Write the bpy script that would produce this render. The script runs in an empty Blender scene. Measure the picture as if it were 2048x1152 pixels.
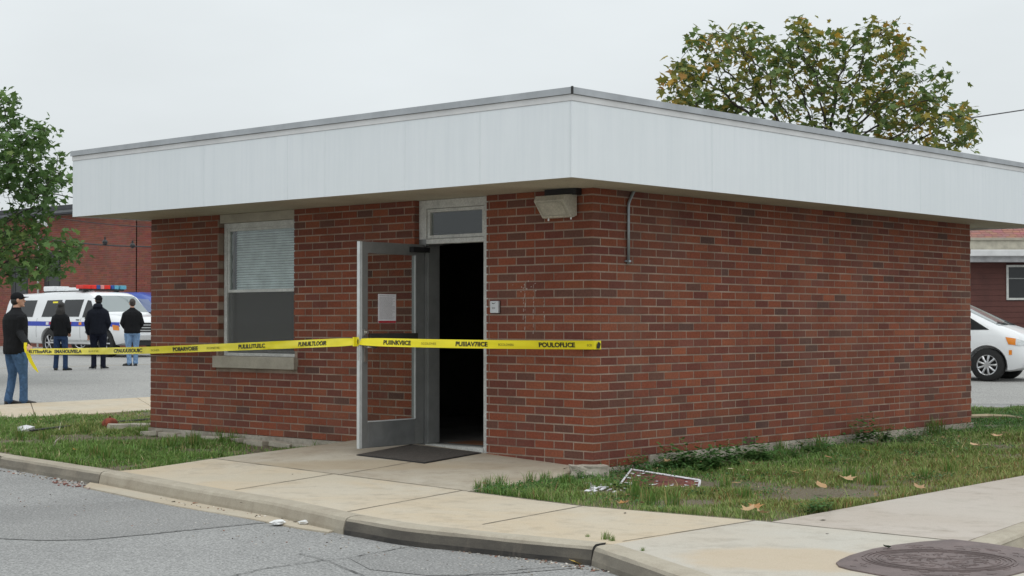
import bpy, bmesh, math, random
import numpy as np
from mathutils import Vector, Matrix, noise as mnoise
R = math.radians
rnd = random.Random(11)
nprng = np.random.default_rng(5)
S = bpy.context.scene
C = S.collection

# ------------------------------------------------------------------ camera
CAMP = Vector((9.52, -11.61, 1.26))
F, CX, CY = 3206.0, 1024.0, 576.0
PITCH = math.atan(69.0 / F)
yaw = R(42.24)
FW = Vector((-math.sin(yaw), math.cos(yaw), 0))
RT = Vector((math.cos(yaw), math.sin(yaw), 0))
fwd = FW * math.cos(PITCH) + Vector((0, 0, math.sin(PITCH)))
upv = Vector((0, 0, 1)) * math.cos(PITCH) - FW * math.sin(PITCH)
cd = bpy.data.cameras.new('camera'); cam = bpy.data.objects.new('camera', cd); C.objects.link(cam)
cd.sensor_width = 36; cd.lens = 36 * F / 2048.0; cd.clip_start = 0.1; cd.clip_end = 3000
cam.location = CAMP
cam.rotation_euler = (R(90) + PITCH, 0, yaw)
S.camera = cam

# ------------------------------------------------------------------ sky and light (overcast)
SUN_EL = R(62)
sun_from = (-FW * 0.85 + RT * 0.25).normalized()            # horizontal direction towards the veiled sun
w = bpy.data.worlds.new('World'); S.world = w; w.use_nodes = True
nt = w.node_tree; N = nt.nodes; Lk = nt.links; N.clear()
sky = N.new('ShaderNodeTexSky'); sky.sky_type = 'NISHITA'; sky.sun_disc = False
sky.sun_elevation = SUN_EL; sky.sun_rotation = math.atan2(sun_from.x, sun_from.y)
hs = N.new('ShaderNodeHueSaturation'); hs.inputs['Saturation'].default_value = 0.25
Lk.new(sky.outputs[0], hs.inputs['Color'])
tc = N.new('ShaderNodeTexCoord'); sp = N.new('ShaderNodeSeparateXYZ'); Lk.new(tc.outputs['Generated'], sp.inputs[0])
mr = N.new('ShaderNodeMapRange'); mr.inputs['From Min'].default_value = 0; mr.inputs['From Max'].default_value = 1
mr.inputs['To Min'].default_value = 7.6; mr.inputs['To Max'].default_value = 14.5; Lk.new(sp.outputs['Z'], mr.inputs['Value'])
mpg = N.new('ShaderNodeMapping'); mpg.inputs['Scale'].default_value = (1.6, 1.6, 5); Lk.new(tc.outputs['Generated'], mpg.inputs[0])
cn = N.new('ShaderNodeTexNoise'); cn.inputs['Scale'].default_value = 1.7; cn.inputs['Detail'].default_value = 5; Lk.new(mpg.outputs[0], cn.inputs['Vector'])
cmr = N.new('ShaderNodeMapRange'); cmr.inputs['From Min'].default_value = .3; cmr.inputs['From Max'].default_value = .7
cmr.inputs['To Min'].default_value = .93; cmr.inputs['To Max'].default_value = 1.06; Lk.new(cn.outputs[0], cmr.inputs['Value'])
mu = N.new('ShaderNodeMath'); mu.operation = 'MULTIPLY'; Lk.new(mr.outputs[0], mu.inputs[0]); Lk.new(cmr.outputs[0], mu.inputs[1])
vm = N.new('ShaderNodeVectorMath'); vm.operation = 'SCALE'; vm.inputs[0].default_value = (.925, .985, 1.01); Lk.new(mu.outputs[0], vm.inputs['Scale'])
mx = N.new('ShaderNodeMix'); mx.data_type = 'RGBA'; mx.inputs['Factor'].default_value = .92
Lk.new(hs.outputs[0], mx.inputs['A']); Lk.new(vm.outputs[0], mx.inputs['B'])
bg = N.new('ShaderNodeBackground'); bg.inputs['Strength'].default_value = 0.1
Lk.new(mx.outputs['Result'], bg.inputs[0]); wo = N.new('ShaderNodeOutputWorld'); Lk.new(bg.outputs[0], wo.inputs[0])
sd = bpy.data.lights.new('sun', 'SUN'); sd.energy = 0.8; sd.angle = R(50); sd.color = (1, .97, .93)
so = bpy.data.objects.new('sun', sd); C.objects.link(so)
sdir = -(sun_from * math.cos(SUN_EL) + Vector((0, 0, math.sin(SUN_EL))))
so.rotation_euler = sdir.to_track_quat('-Z', 'Y').to_euler(); so.location = (0, -20, 30)
S.view_settings.view_transform = 'Standard'; S.view_settings.look = 'None'
S.view_settings.exposure = 0.0; S.view_settings.gamma = 1.0; S.view_settings.use_curve_mapping = False
S.render.engine = 'CYCLES'; S.cycles.use_denoising = True
S.cycles.max_bounces = 8; S.cycles.transparent_max_bounces = 12

# ------------------------------------------------------------------ geometry helpers
def ray(px, py):
    return (fwd + RT * ((px - CX) / F) - upv * ((py - CY) / F))
def depth(p): return (Vector((p[0], p[1], 0)) - Vector((CAMP.x, CAMP.y, 0))).dot(FW)
def lat(p): return (Vector((p[0], p[1], 0)) - Vector((CAMP.x, CAMP.y, 0))).dot(RT)
def P(px, py, z):
    d = ray(px, py)
    if callable(z):
        zz = -.1
        for _ in range(12):
            t = (zz - CAMP.z) / d.z; q = CAMP + d * t; zz = .5 * zz + .5 * z(q.x, q.y)
        return Vector((q.x, q.y, z(q.x, q.y)))
    return CAMP + d * ((z - CAMP.z) / d.z)
def PX(px, py, x): d = ray(px, py); return CAMP + d * ((x - CAMP.x) / d.x)
def PY(px, py, y): d = ray(px, py); return CAMP + d * ((y - CAMP.y) / d.y)
def PD(px, py, D): d = ray(px, py); return CAMP + d * (D / d.dot(FW))
def clamp(v, a=0., b=1.): return max(a, min(b, v))

def tag(o, label=None, cat=None, group=None, kind=None):
    if label: o['label'] = label
    if cat: o['category'] = cat
    if group: o['group'] = group
    if kind: o['kind'] = kind
    return o
def adopt(o, parent):
    if parent is not None:
        o.parent = parent
        o.matrix_parent_inverse = (Matrix.Translation(parent.location) @ parent.rotation_euler.to_matrix().to_4x4()).inverted()
    return o
def empty(name, loc, label=None, cat=None, group=None, kind=None, rz=0.):
    o = bpy.data.objects.new(name, None); C.objects.link(o); o.location = loc; o.rotation_euler = (0, 0, rz)
    o.empty_display_size = .2
    return tag(o, label, cat, group, kind)
def mk(name, verts, faces, mat, parent=None, smooth=False, local=False, cols=None):
    me = bpy.data.meshes.new(name); me.from_pydata([tuple(v) for v in verts], [], faces); me.update()
    if smooth: me.polygons.foreach_set('use_smooth', [True] * len(me.polygons))
    if mat: me.materials.append(mat)
    if cols is not None:
        a = me.color_attributes.new('tint', 'FLOAT_COLOR', 'POINT'); a.data.foreach_set('color', np.asarray(cols, dtype=np.float32).ravel())
    o = bpy.data.objects.new(name, me); C.objects.link(o)
    if parent is not None:
        if local: o.parent = parent
        else: adopt(o, parent)
    return o
def from_bm(name, bm, mat, parent=None, smooth=False, local=False, recalc=True):
    if recalc: bmesh.ops.recalc_face_normals(bm, faces=bm.faces)
    me = bpy.data.meshes.new(name); bm.to_mesh(me); bm.free()
    if smooth: me.polygons.foreach_set('use_smooth', [True] * len(me.polygons))
    if mat: me.materials.append(mat)
    o = bpy.data.objects.new(name, me); C.objects.link(o)
    if parent is not None:
        if local: o.parent = parent
        else: adopt(o, parent)
    return o

class MB:
    """collects simple solids that become ONE mesh object"""
    def __init__(s): s.v = []; s.f = []; s.c = []
    def add(s, vs, fs, col=None):
        b = len(s.v); s.v += [tuple(v) for v in vs]; s.f += [tuple(b + i for i in f) for f in fs]
        if col is not None: s.c += [(*col[:3], 1.)] * len(vs)
    def box(s, a, b, M=None, col=None):
        x0, y0, z0 = a; x1, y1, z1 = b
        vs = [Vector(q) for q in ((x0, y0, z0), (x1, y0, z0), (x1, y1, z0), (x0, y1, z0), (x0, y0, z1), (x1, y0, z1), (x1, y1, z1), (x0, y1, z1))]
        if M is not None: vs = [M @ q for q in vs]
        s.add(vs, [(0, 3, 2, 1), (4, 5, 6, 7), (0, 1, 5, 4), (1, 2, 6, 5), (2, 3, 7, 6), (3, 0, 4, 7)], col)
    def prism(s, poly, z0, z1):
        n = len(poly); vs = [(p[0], p[1], z0) for p in poly] + [(p[0], p[1], z1) for p in poly]
        fs = [tuple(range(n))[::-1], tuple(range(n, 2 * n))] + [(i, (i + 1) % n, n + (i + 1) % n, n + i) for i in range(n)]
        s.add(vs, fs)
    def tube(s, pts, rad, n=6, cap=True, col=None):
        pts = [Vector(p) for p in pts]; m = len(pts)
        rs = rad if isinstance(rad, (list, tuple)) else [rad] * m
        vs = []; ref = None
        for i, p in enumerate(pts):
            t = (pts[min(i + 1, m - 1)] - pts[max(i - 1, 0)])
            t = t.normalized() if t.length > 1e-9 else Vector((0, 0, 1))
            if ref is None: ref = Vector((0, 0, 1)) if abs(t.z) < .9 else Vector((1, 0, 0))
            a = t.cross(ref)
            if a.length < 1e-4: a = t.orthogonal()
            a.normalize(); b = t.cross(a).normalized(); ref = a.cross(t) * 1.0
            for k in range(n):
                th = 2 * math.pi * k / n; vs.append(p + (a * math.cos(th) + b * math.sin(th)) * rs[i])
        fs = [(i * n + k, i * n + (k + 1) % n, (i + 1) * n + (k + 1) % n, (i + 1) * n + k) for i in range(m - 1) for k in range(n)]
        if cap: fs += [tuple(range(n))[::-1], tuple(range((m - 1) * n, m * n))]
        s.add(vs, fs, col)
    def ball(s, c, r, n=10, m=6, M=None, col=None):
        rx, ry, rz = (r, r, r) if not hasattr(r, '__len__') else r
        vs = [Vector((0, 0, rz))]
        for i in range(1, m):
            ph = math.pi * i / m
            for k in range(n):
                th = 2 * math.pi * k / n; vs.append(Vector((rx * math.sin(ph) * math.cos(th), ry * math.sin(ph) * math.sin(th), rz * math.cos(ph))))
        vs.append(Vector((0, 0, -rz)))
        if M is not None: vs = [M @ q for q in vs]
        vs = [q + Vector(c) for q in vs]; L = len(vs) - 1
        fs = [(0, 1 + k, 1 + (k + 1) % n) for k in range(n)]
        fs += [(1 + i * n + k, 1 + (i + 1) * n + k, 1 + (i + 1) * n + (k + 1) % n, 1 + i * n + (k + 1) % n) for i in range(m - 2) for k in range(n)]
        fs += [(1 + (m - 2) * n + (k + 1) % n, 1 + (m - 2) * n + k, L) for k in range(n)]
        s.add(vs, fs, col)
    def cyl(s, c, axis, r, h, n=20, r2=None, col=None):
        c = Vector(c); ax = Vector(axis).normalized(); s.tube([c - ax * h / 2, c + ax * h / 2], [r, r if r2 is None else r2], n, True, col)
    def build(s, name, mat, parent=None, smooth=False, local=False, bevel=0):
        o = mk(name, s.v, s.f, mat, parent, smooth, local, s.c if s.c and len(s.c) == len(s.v) else None)
        if bevel:
            bm = bmesh.new(); bm.from_mesh(o.data); bmesh.ops.recalc_face_normals(bm, faces=bm.faces)
            bmesh.ops.bevel(bm, geom=bm.edges[:] , offset=bevel, segments=2, profile=.7, affect='EDGES', clamp_overlap=True)
            bm.to_mesh(o.data); bm.free()
        return o

# ------------------------------------------------------------------ materials
def newmat(name):
    m = bpy.data.materials.new(name); m.use_nodes = True; t = m.node_tree
    b = t.nodes['Principled BSDF']; return m, t, b
def noise_node(t, vec, scale, detail=4, rough=.6, dist=0.):
    n = t.nodes.new('ShaderNodeTexNoise'); n.inputs['Scale'].default_value = scale; n.inputs['Detail'].default_value = detail
    n.inputs['Roughness'].default_value = rough; n.inputs['Distortion'].default_value = dist
    t.links.new(vec, n.inputs['Vector']); return n.outputs['Fac']
def mixc(t, fac, a, b, mode='MIX'):
    n = t.nodes.new('ShaderNodeMix'); n.data_type = 'RGBA'; n.blend_type = mode
    for k, v in (('Factor', fac), ('A', a), ('B', b)):
        if isinstance(v, (int, float)): n.inputs[k].default_value = v
        elif isinstance(v, tuple): n.inputs[k].default_value = (*v[:3], 1)
        else: t.links.new(v, n.inputs[k])
    return n.outputs['Result']
def ramp(t, v, a, b, lo=0., hi=1.):
    n = t.nodes.new('ShaderNodeMapRange'); n.inputs['From Min'].default_value = a; n.inputs['From Max'].default_value = b
    n.inputs['To Min'].default_value = lo; n.inputs['To Max'].default_value = hi; t.links.new(v, n.inputs['Value']); return n.outputs[0]
def bump(t, b, h, strength=.3, dist=.01):
    n = t.nodes.new('ShaderNodeBump'); n.inputs['Strength'].default_value = strength; n.inputs['Distance'].default_value = dist
    t.links.new(h, n.inputs['Height']); t.links.new(n.outputs[0], b.inputs['Normal'])
def pos(t, scale=None):
    g = t.nodes.new('ShaderNodeNewGeometry')
    if scale is None: return g.outputs['Position']
    m = t.nodes.new('ShaderNodeMapping'); m.inputs['Scale'].default_value = scale; t.links.new(g.outputs['Position'], m.inputs[0]); return m.outputs[0]
def pm(name, col, rough=.6, var=.12, scale=6., fine=None, bstr=0., bscale=60., metal=0., spec=.5, col2=None, stretch=None):
    """plain surface with grain: two octaves of colour variation and fine relief"""
    m, t, b = newmat(name); v = pos(t, stretch)
    n1 = noise_node(t, v, scale, 5)
    c2 = col2 if col2 else tuple(c * (1 - 2 * var) for c in col)
    c = mixc(t, ramp(t, n1, .3, .7), tuple(min(1, x * (1 + var)) for x in col), c2)
    if fine:
        n2 = noise_node(t, v, fine, 3); c = mixc(t, .6, c, mixc(t, ramp(t, n2, .25, .75), (.62, .62, .62), (1.3, 1.3, 1.3)), 'MULTIPLY')
    t.links.new(c, b.inputs['Base Color']); b.inputs['Roughness'].default_value = rough; b.inputs['Metallic'].default_value = metal
    b.inputs['Specular IOR Level'].default_value = spec
    if bstr: bump(t, b, noise_node(t, v, bscale, 4), bstr, .01)
    return m

def brick_mat(name):
    m, t, b = newmat(name); v = pos(t)
    a = t.nodes.new('ShaderNodeAttribute'); a.attribute_name = 'tint'
    n = noise_node(t, v, 45, 5, .7); n2 = noise_node(t, v, 9, 4)
    c = mixc(t, 1., a.outputs['Color'], mixc(t, ramp(t, n, .3, .72), (.72, .72, .74), (1.22, 1.2, 1.18)), 'MULTIPLY')
    c = mixc(t, ramp(t, n2, .50, .8, 0, .45), c, (.18, .09, .07))
    v3 = pos(t, (1, 1, .25)); n3 = noise_node(t, v3, 1.3, 5)
    c = mixc(t, ramp(t, n3, .50, .78, 0, .42), c, (.19, .115, .088))
    n7 = noise_node(t, pos(t), .8, 5, .65); c = mixc(t, 1., c, mixc(t, ramp(t, n7, .32, .7), (.86, .86, .87), (1.12, 1.10, 1.08)), 'MULTIPLY')
    t.links.new(c, b.inputs['Base Color']); b.inputs['Roughness'].default_value = .9; b.inputs['Specular IOR Level'].default_value = .25
    w1 = noise_node(t, pos(t, (30, 30, 260)), 1, 3)
    s = t.nodes.new('ShaderNodeMath'); s.operation = 'ADD'; t.links.new(n, s.inputs[0]); t.links.new(w1, s.inputs[1])
    bump(t, b, s.outputs[0], .55, .006); return m
M_BRICK = brick_mat('fired_brick')
M_MORTAR = pm('mortar', (.365, .280, .222), .95, .2, 2.5, 120, .5, 180, spec=.2)
M_MORTAR_W = pm('pale_mortar', (.52, .46, .42), .95, .12, 6., 120, .5, 180, spec=.2)
M_FOUND = pm('foundation_concrete', (.42, .385, .325), .9, .2, 2.5, 30, .6, 40, col2=(.24, .205, .165))
M_LINTEL = pm('cast_stone', (.42, .38, .31), .85, .1, 5., 150, .35, 90)
M_WHITE = None
def metal_panel():
    m, t, b = newmat('white_painted_metal')
    v = pos(t, (7, 7, .35)); n = noise_node(t, v, 2.2, 6, .65)
    n2 = noise_node(t, pos(t, (1, 1, 1)), .8, 4)
    n4 = noise_node(t, pos(t, (40, 40, 1.2)), 1, 4, .7)
    c = mixc(t, ramp(t, n, .42, .75), (.765, .80, .825), (.71, .75, .78))
    c = mixc(t, ramp(t, n2, .4, .7, 0, .5), c, (.70, .745, .765))
    c = mixc(t, ramp(t, n4, .62, .80, 0, .22), c, (.60, .62, .635))
    t.links.new(c, b.inputs['Base Color']); b.inputs['Roughness'].default_value = .42; b.inputs['Specular IOR Level'].default_value = .35
    bump(t, b, n2, .35, .03); return m
M_WHITE = metal_panel()
M_DRIP = pm('galvanised_edge', (.42, .44, .46), .45, .1, 3., None, .1, 8, metal=.35)
M_DRIP2 = pm('off_white_trim', (.66, .66, .66), .5, .06, 3.)
M_DARK = pm('dark_sealant', (.02, .02, .02), .7)
M_SOFFIT = pm('soffit_paint', (.50, .455, .36), .75, .1, 1.2, 60, .15, 30, col2=(.42, .37, .285))
M_FRAME = pm('aged_white_frame', (.60, .60, .57), .45, .1, 8., 60, .1, 60)
M_FRAME_D = pm('grey_anodised', (.24, .245, .24), .42, .08, 5., None, .05, 60, metal=.3)
M_EDGE = pm('pale_aluminium', (.60, .62, .62), .4, .08, 9., None, .05, 60, metal=.2)
M_PLATE = pm('kick_plate', (.27, .28, .28), .38, .12, 4., None, .05, 30, metal=.5)
M_BLACK = pm('black_plastic', (.018, .018, .02), .45)
M_CHROME = pm('satin_steel', (.62, .60, .56), .3, .1, 20., metal=.9)
M_ROOM = pm('room_gloom', (.055, .052, .048), .9)  # near-black on purpose: the dimness of the interior is put into the colour
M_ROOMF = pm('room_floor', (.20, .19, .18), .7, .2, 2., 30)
M_WOODF = pm('brown_floor_strip', (.22, .10, .05), .6)
M_PAPER = pm('paper', (.72, .71, .74), .8, .03, 12.)
M_RED = pm('red_print', (.42, .015, .03), .7)
M_INK = pm('black_print', (.015, .015, .012), .6)
M_INKG = pm('grey_print', (.22, .22, .23), .8)
M_YEL = pm('yellow_tape', (.88, .76, .012), .38, .05, 3., None, .25, 14, spec=.5)
M_LIGHTB = pm('beige_fixture', (.50, .47, .39), .5, .12, 7., 60, .15, 50)
M_CONDUIT = pm('conduit_steel', (.36, .40, .43), .4, .1, 9., metal=.55)
M_READER = pm('pale_plastic', (.60, .62, .64), .45, .04)
def glass(name, tint=(.9, .93, .93), refl=1.0, block=0., bcol=(.05, .05, .05)):
    m = bpy.data.materials.new(name); m.use_nodes = True; t = m.node_tree; t.nodes.clear()
    o = t.nodes.new('ShaderNodeOutputMaterial'); tr = t.nodes.new('ShaderNodeBsdfTransparent'); tr.inputs[0].default_value = (*tint, 1)
    gl = t.nodes.new('ShaderNodeBsdfGlossy'); gl.inputs['Roughness'].default_value = .02
    lw = t.nodes.new('ShaderNodeLayerWeight'); lw.inputs[0].default_value = .5
    p5 = t.nodes.new('ShaderNodeMath'); p5.operation = 'POWER'; p5.inputs[1].default_value = 4.; t.links.new(lw.outputs['Facing'], p5.inputs[0])
    k = t.nodes.new('ShaderNodeMath'); k.operation = 'MULTIPLY_ADD'; k.inputs[1].default_value = .9 * min(refl, 1.); k.inputs[2].default_value = .045 * refl; k.use_clamp = True; t.links.new(p5.outputs[0], k.inputs[0])
    base = tr.outputs[0]
    if block:
        di = t.nodes.new('ShaderNodeBsdfDiffuse'); di.inputs[0].default_value = (*bcol, 1)
        m2 = t.nodes.new('ShaderNodeMixShader'); m2.inputs[0].default_value = block; t.links.new(tr.outputs[0], m2.inputs[1]); t.links.new(di.outputs[0], m2.inputs[2]); base = m2.outputs[0]
    mxs = t.nodes.new('ShaderNodeMixShader'); t.links.new(k.outputs[0], mxs.inputs[0]); t.links.new(base, mxs.inputs[1]); t.links.new(gl.outputs[0], mxs.inputs[2])
    t.links.new(mxs.outputs[0], o.inputs[0]); return m
M_GLASS = glass('window_glass', refl=1.1)
M_GLASSDOOR = glass('door_glass', (.86, .88, .87), .6)
M_SCREEN = glass('insect_screen', (1, 1, 1), .0, .45, (.17, .17, .165))
M_CARGLASS = glass('car_glass', (.05, .055, .055), .9, .5, (.05, .053, .056))
M_CARGLASS2 = glass('car_windscreen', (.3, .34, .34), 2.5, .6, (.36, .41, .41))

def asphalt(name, base, dark, sc=1.):
    m, t, b = newmat(name); v = pos(t)
    n = noise_node(t, v, 150 * sc, 3, .8); n2 = noise_node(t, v, .55, 5, .6, .4); n3 = noise_node(t, v, 40, 3)
    vo = t.nodes.new('ShaderNodeTexVoronoi'); vo.inputs['Scale'].default_value = 85 * sc; t.links.new(v, vo.inputs['Vector'])
    c = mixc(t, ramp(t, n2, .3, .72), base, dark)
    c = mixc(t, 1., c, mixc(t, ramp(t, n, .32, .68), (.50, .50, .50), (1.6, 1.6, 1.58)), 'MULTIPLY')
    c = mixc(t, ramp(t, vo.outputs['Distance'], .0, .33, .6, 0), c, (.58, .57, .55))
    c = mixc(t, ramp(t, n3, .62, .8, 0, .3), c, (.06, .06, .062))
    t.links.new(c, b.inputs['Base Color']); b.inputs['Roughness'].default_value = .93; b.inputs['Specular IOR Level'].default_value = .25
    bump(t, b, n, .5, .006); return m
M_ASPH = asphalt('old_asphalt', (.285, .283, .278), (.225, .223, .220), .42)
M_ASPHD = asphalt('asphalt_patch', (.250, .247, .242), (.205, .203, .20), .42)
M_ASPHF = asphalt('far_asphalt', (.325, .318, .305), (.275, .270, .262), .25)
M_CRACK = pm('bitumen_seam', (.11, .108, .105), .9, .3, 20., 90)
def concrete(name, base, tan, stain=.5, wear=(.26, .22, .17)):
    m, t, b = newmat(name); v = pos(t)
    n = noise_node(t, v, .75, 5, .62, .6); n2 = noise_node(t, v, 4.5, 5, .7); n3 = noise_node(t, v, 140, 3, .8); n4 = noise_node(t, v, 24, 4, .7)
    c = mixc(t, ramp(t, n, .36, .64), base, tan)
    c = mixc(t, ramp(t, n2, .5, .85, 0, stain), c, wear)
    c = mixc(t, .8, c, mixc(t, ramp(t, n3, .3, .7), (.8, .8, .8), (1.16, 1.16, 1.16)), 'MULTIPLY')
    c = mixc(t, ramp(t, n4, .66, .85, 0, .45), c, (.16, .14, .11))
    t.links.new(c, b.inputs['Base Color']); b.inputs['Roughness'].default_value = .9; b.inputs['Specular IOR Level'].default_value = .3
    bump(t, b, n3, .3, .004); return m
M_CON = concrete('pavement_concrete', (.515, .460, .370), (.515, .425, .305), .7)
M_CONG = concrete('grey_pavement_concrete', (.49, .465, .410), (.485, .44, .37), .6)
M_CONP = concrete('pink_pavement_concrete', (.475, .425, .375), (.44, .385, .33), .75)
M_CONS = concrete('doorstep_concrete', (.45, .405, .33), (.36, .30, .225), .7, (.22, .175, .13))
M_GUT = concrete('gutter_concrete', (.47, .42, .335), (.45, .38, .285), .4)
def add_stain(m, centre, rx_, ry_, ang, col, soft=.25, amt=.8):
    t = m.node_tree; b = t.nodes['Principled BSDF']; l = b.inputs['Base Color'].links[0]; src = l.from_socket
    g = t.nodes.new('ShaderNodeNewGeometry'); mp_ = t.nodes.new('ShaderNodeMapping'); mp_.vector_type = 'TEXTURE'
    mp_.inputs['Location'].default_value = (centre[0], centre[1], centre[2]); mp_.inputs['Rotation'].default_value = (0, 0, ang); mp_.inputs['Scale'].default_value = (rx_, ry_, 1.)
    t.links.new(g.outputs['Position'], mp_.inputs[0]); ln_ = t.nodes.new('ShaderNodeVectorMath'); ln_.operation = 'LENGTH'; t.links.new(mp_.outputs[0], ln_.inputs[0])
    n = noise_node(t, g.outputs['Position'], 3.5, 4, .6); k = t.nodes.new('ShaderNodeMath'); k.operation = 'MULTIPLY_ADD'; k.inputs[1].default_value = .8; t.links.new(n, k.inputs[0]); t.links.new(ln_.outputs['Value'], k.inputs[2])
    f_ = ramp(t, k.outputs[0], 1.4 + soft / 2, 1.4 - soft / 2, 0, amt); n9 = noise_node(t, g.outputs['Position'], 140, 3, .8)
    t.links.new(mixc(t, f_, src, mixc(t, ramp(t, n9, .3, .7), tuple(x * .85 for x in col), tuple(x * 1.1 for x in col))), b.inputs['Base Color'])
def kerb_mat(name, amount):
    m, t, b = newmat(name); v = pos(t)
    g = t.nodes.new('ShaderNodeNewGeometry'); s = t.nodes.new('ShaderNodeSeparateXYZ'); t.links.new(g.outputs['Normal'], s.inputs[0])
    n = noise_node(t, v, 3.2, 5, .7); n3 = noise_node(t, v, 130, 3, .8); n5 = noise_node(t, pos(t, (1, 1, .2)), 14, 4)
    c = mixc(t, ramp(t, n, .35, .7), (.43, .385, .305), (.33, .285, .22))
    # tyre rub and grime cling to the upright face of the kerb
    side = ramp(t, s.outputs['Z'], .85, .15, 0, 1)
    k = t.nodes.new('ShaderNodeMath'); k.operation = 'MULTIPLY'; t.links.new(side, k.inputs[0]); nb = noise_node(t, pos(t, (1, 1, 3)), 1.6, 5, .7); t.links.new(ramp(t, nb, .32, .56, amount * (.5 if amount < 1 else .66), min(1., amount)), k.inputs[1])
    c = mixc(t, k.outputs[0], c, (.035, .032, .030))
    c = mixc(t, ramp(t, n5, .6, .8, 0, .35), c, (.18, .15, .12))
    c = mixc(t, .8, c, mixc(t, ramp(t, n3, .3, .7), (.78, .78, .78), (1.18, 1.18, 1.18)), 'MULTIPLY')
    t.links.new(c, b.inputs['Base Color']); b.inputs['Roughness'].default_value = .92; bump(t, b, n3, .4, .005); return m
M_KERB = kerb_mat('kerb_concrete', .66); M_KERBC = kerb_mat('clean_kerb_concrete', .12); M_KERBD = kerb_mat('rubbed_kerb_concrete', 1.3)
def soil():
    m, t, b = newmat('soil'); v = pos(t)
    n = noise_node(t, v, 1.4, 5, .65); n2 = noise_node(t, v, 38, 4, .75); n3 = noise_node(t, v, 160, 3)
    c = mixc(t, ramp(t, n, .35, .65), (.105, .095, .045), (.13, .10, .065))
    c = mixc(t, ramp(t, n2, .4, .65), c, (.22, .185, .135))
    c = mixc(t, ramp(t, n3, .5, .7, 0, .6), c, (.045, .05, .02))
    t.links.new(c, b.inputs['Base Color']); b.inputs['Roughness'].default_value = .95; bump(t, b, n2, .8, .02); return m
M_SOIL = soil()
def tint_mat(name, rough=.6, trans=.25, spec=.3):
    m, t, b = newmat(name)
    a = t.nodes.new('ShaderNodeAttribute'); a.attribute_name = 'tint'
    v = pos(t); n = noise_node(t, v, 22, 3); c = mixc(t, 1., a.outputs['Color'], mixc(t, n, (.8, .8, .8), (1.2, 1.2, 1.2)), 'MULTIPLY')
    t.links.new(c, b.inputs['Base Color']); b.inputs['Roughness'].default_value = rough; b.inputs['Specular IOR Level'].default_value = spec
    if trans:
        tl = t.nodes.new('ShaderNodeBsdfTranslucent'); t.links.new(c, tl.inputs[0]); ms = t.nodes.new('ShaderNodeMixShader'); ms.inputs[0].default_value = trans
        o = [n for n in t.nodes if n.type == 'OUTPUT_MATERIAL'][0]
        t.links.new(b.outputs[0], ms.inputs[1]); t.links.new(tl.outputs[0], ms.inputs[2]); t.links.new(ms.outputs[0], o.inputs[0])
    return m
M_GRASS = tint_mat('grass_blade'); M_LEAF = tint_mat('tree_leaf', .5, .35); M_DRY = tint_mat('dry_leaf', .75, .15)
M_BARK = pm('bark', (.055, .047, .04), .95, .25, 12., 60, .8, 40)

# ------------------------------------------------------------------ ground heights
def zc(x, y):                                        # concrete of doorstep and pavement
    t = clamp(-y / 2.6) if x < .05 else 1.
    a = -.105 * clamp((x + 2.3) / 2.3)
    return a * (1 - t) + (-.145) * t + .004
def zroad(x, y):
    D = depth((x, y)); return float(np.interp(D, [0, 17, 25, 48, 62, 3000], [-.26, -.26, -.10, .24, .33, .33]))
def zgrass(x, y):
    D = depth((x, y)); z = float(np.interp(D, [0, 15, 26, 60], [-.165, -.155, -.065, .0]))
    if x > .05 and y > -1: z += .0
    return z

def pip(poly, X, Y):
    inside = np.zeros(len(X), bool); n = len(poly); j = n - 1
    for i in range(n):
        xi, yi, xj, yj = poly[i][0], poly[i][1], poly[j][0], poly[j][1]
        c = ((yi > Y) != (yj > Y)) & (X < (xj - xi) * (Y - yi) / (yj - yi + 1e-12) + xi)
        inside ^= c; j = i
    return inside
def sheet(name, poly, zf, mat, parent=None, thick=.0, inset=0., cuts=3, local=False):
    """ground polygon that follows the height function zf, with a skirt"""
    bm = bmesh.new(); vs = [bm.verts.new((p[0], p[1], 0)) for p in poly]; f = bm.faces.new(vs)
    if inset:
        r = bmesh.ops.inset_region(bm, faces=[f], thickness=inset, use_even_offset=True)
        bmesh.ops.delete(bm, geom=r['faces'], context='FACES')
    bmesh.ops.triangulate(bm, faces=bm.faces)
    for _ in range(cuts): bmesh.ops.subdivide_edges(bm, edges=bm.edges, cuts=1, use_grid_fill=True); bmesh.ops.triangulate(bm, faces=[q for q in bm.faces if len(q.verts) > 3])
    for v in bm.verts: v.co.z = zf(v.co.x, v.co.y)
    if thick:
        be = [e for e in bm.edges if e.is_boundary]
        bmesh.ops.recalc_face_normals(bm, faces=bm.faces)
        r = bmesh.ops.extrude_edge_only(bm, edges=be); nv = [g for g in r['geom'] if isinstance(g, bmesh.types.BMVert)]
        r2 = bmesh.ops.extrude_edge_only(bm, edges=[g for g in r['geom'] if isinstance(g, bmesh.types.BMEdge) and g.is_boundary])
        nv2 = [g for g in r2['geom'] if isinstance(g, bmesh.types.BMVert)]
        cx = sum(p[0] for p in poly) / len(poly); cy = sum(p[1] for p in poly) / len(poly)
        for v in nv: v.co.z -= .006; d = Vector((cx - v.co.x, cy - v.co.y, 0)).normalized(); v.co -= d * .004
        for v in nv2: v.co.z = v.co.z - .006 - thick; d = Vector((cx - v.co.x, cy - v.co.y, 0)).normalized(); v.co -= d * .004
    bmesh.ops.recalc_face_normals(bm, faces=bm.faces)
    if sum(q.normal.z for q in bm.faces) < 0: bmesh.ops.reverse_faces(bm, faces=bm.faces)
    return from_bm(name, bm, mat, parent, recalc=False, local=local)

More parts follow.
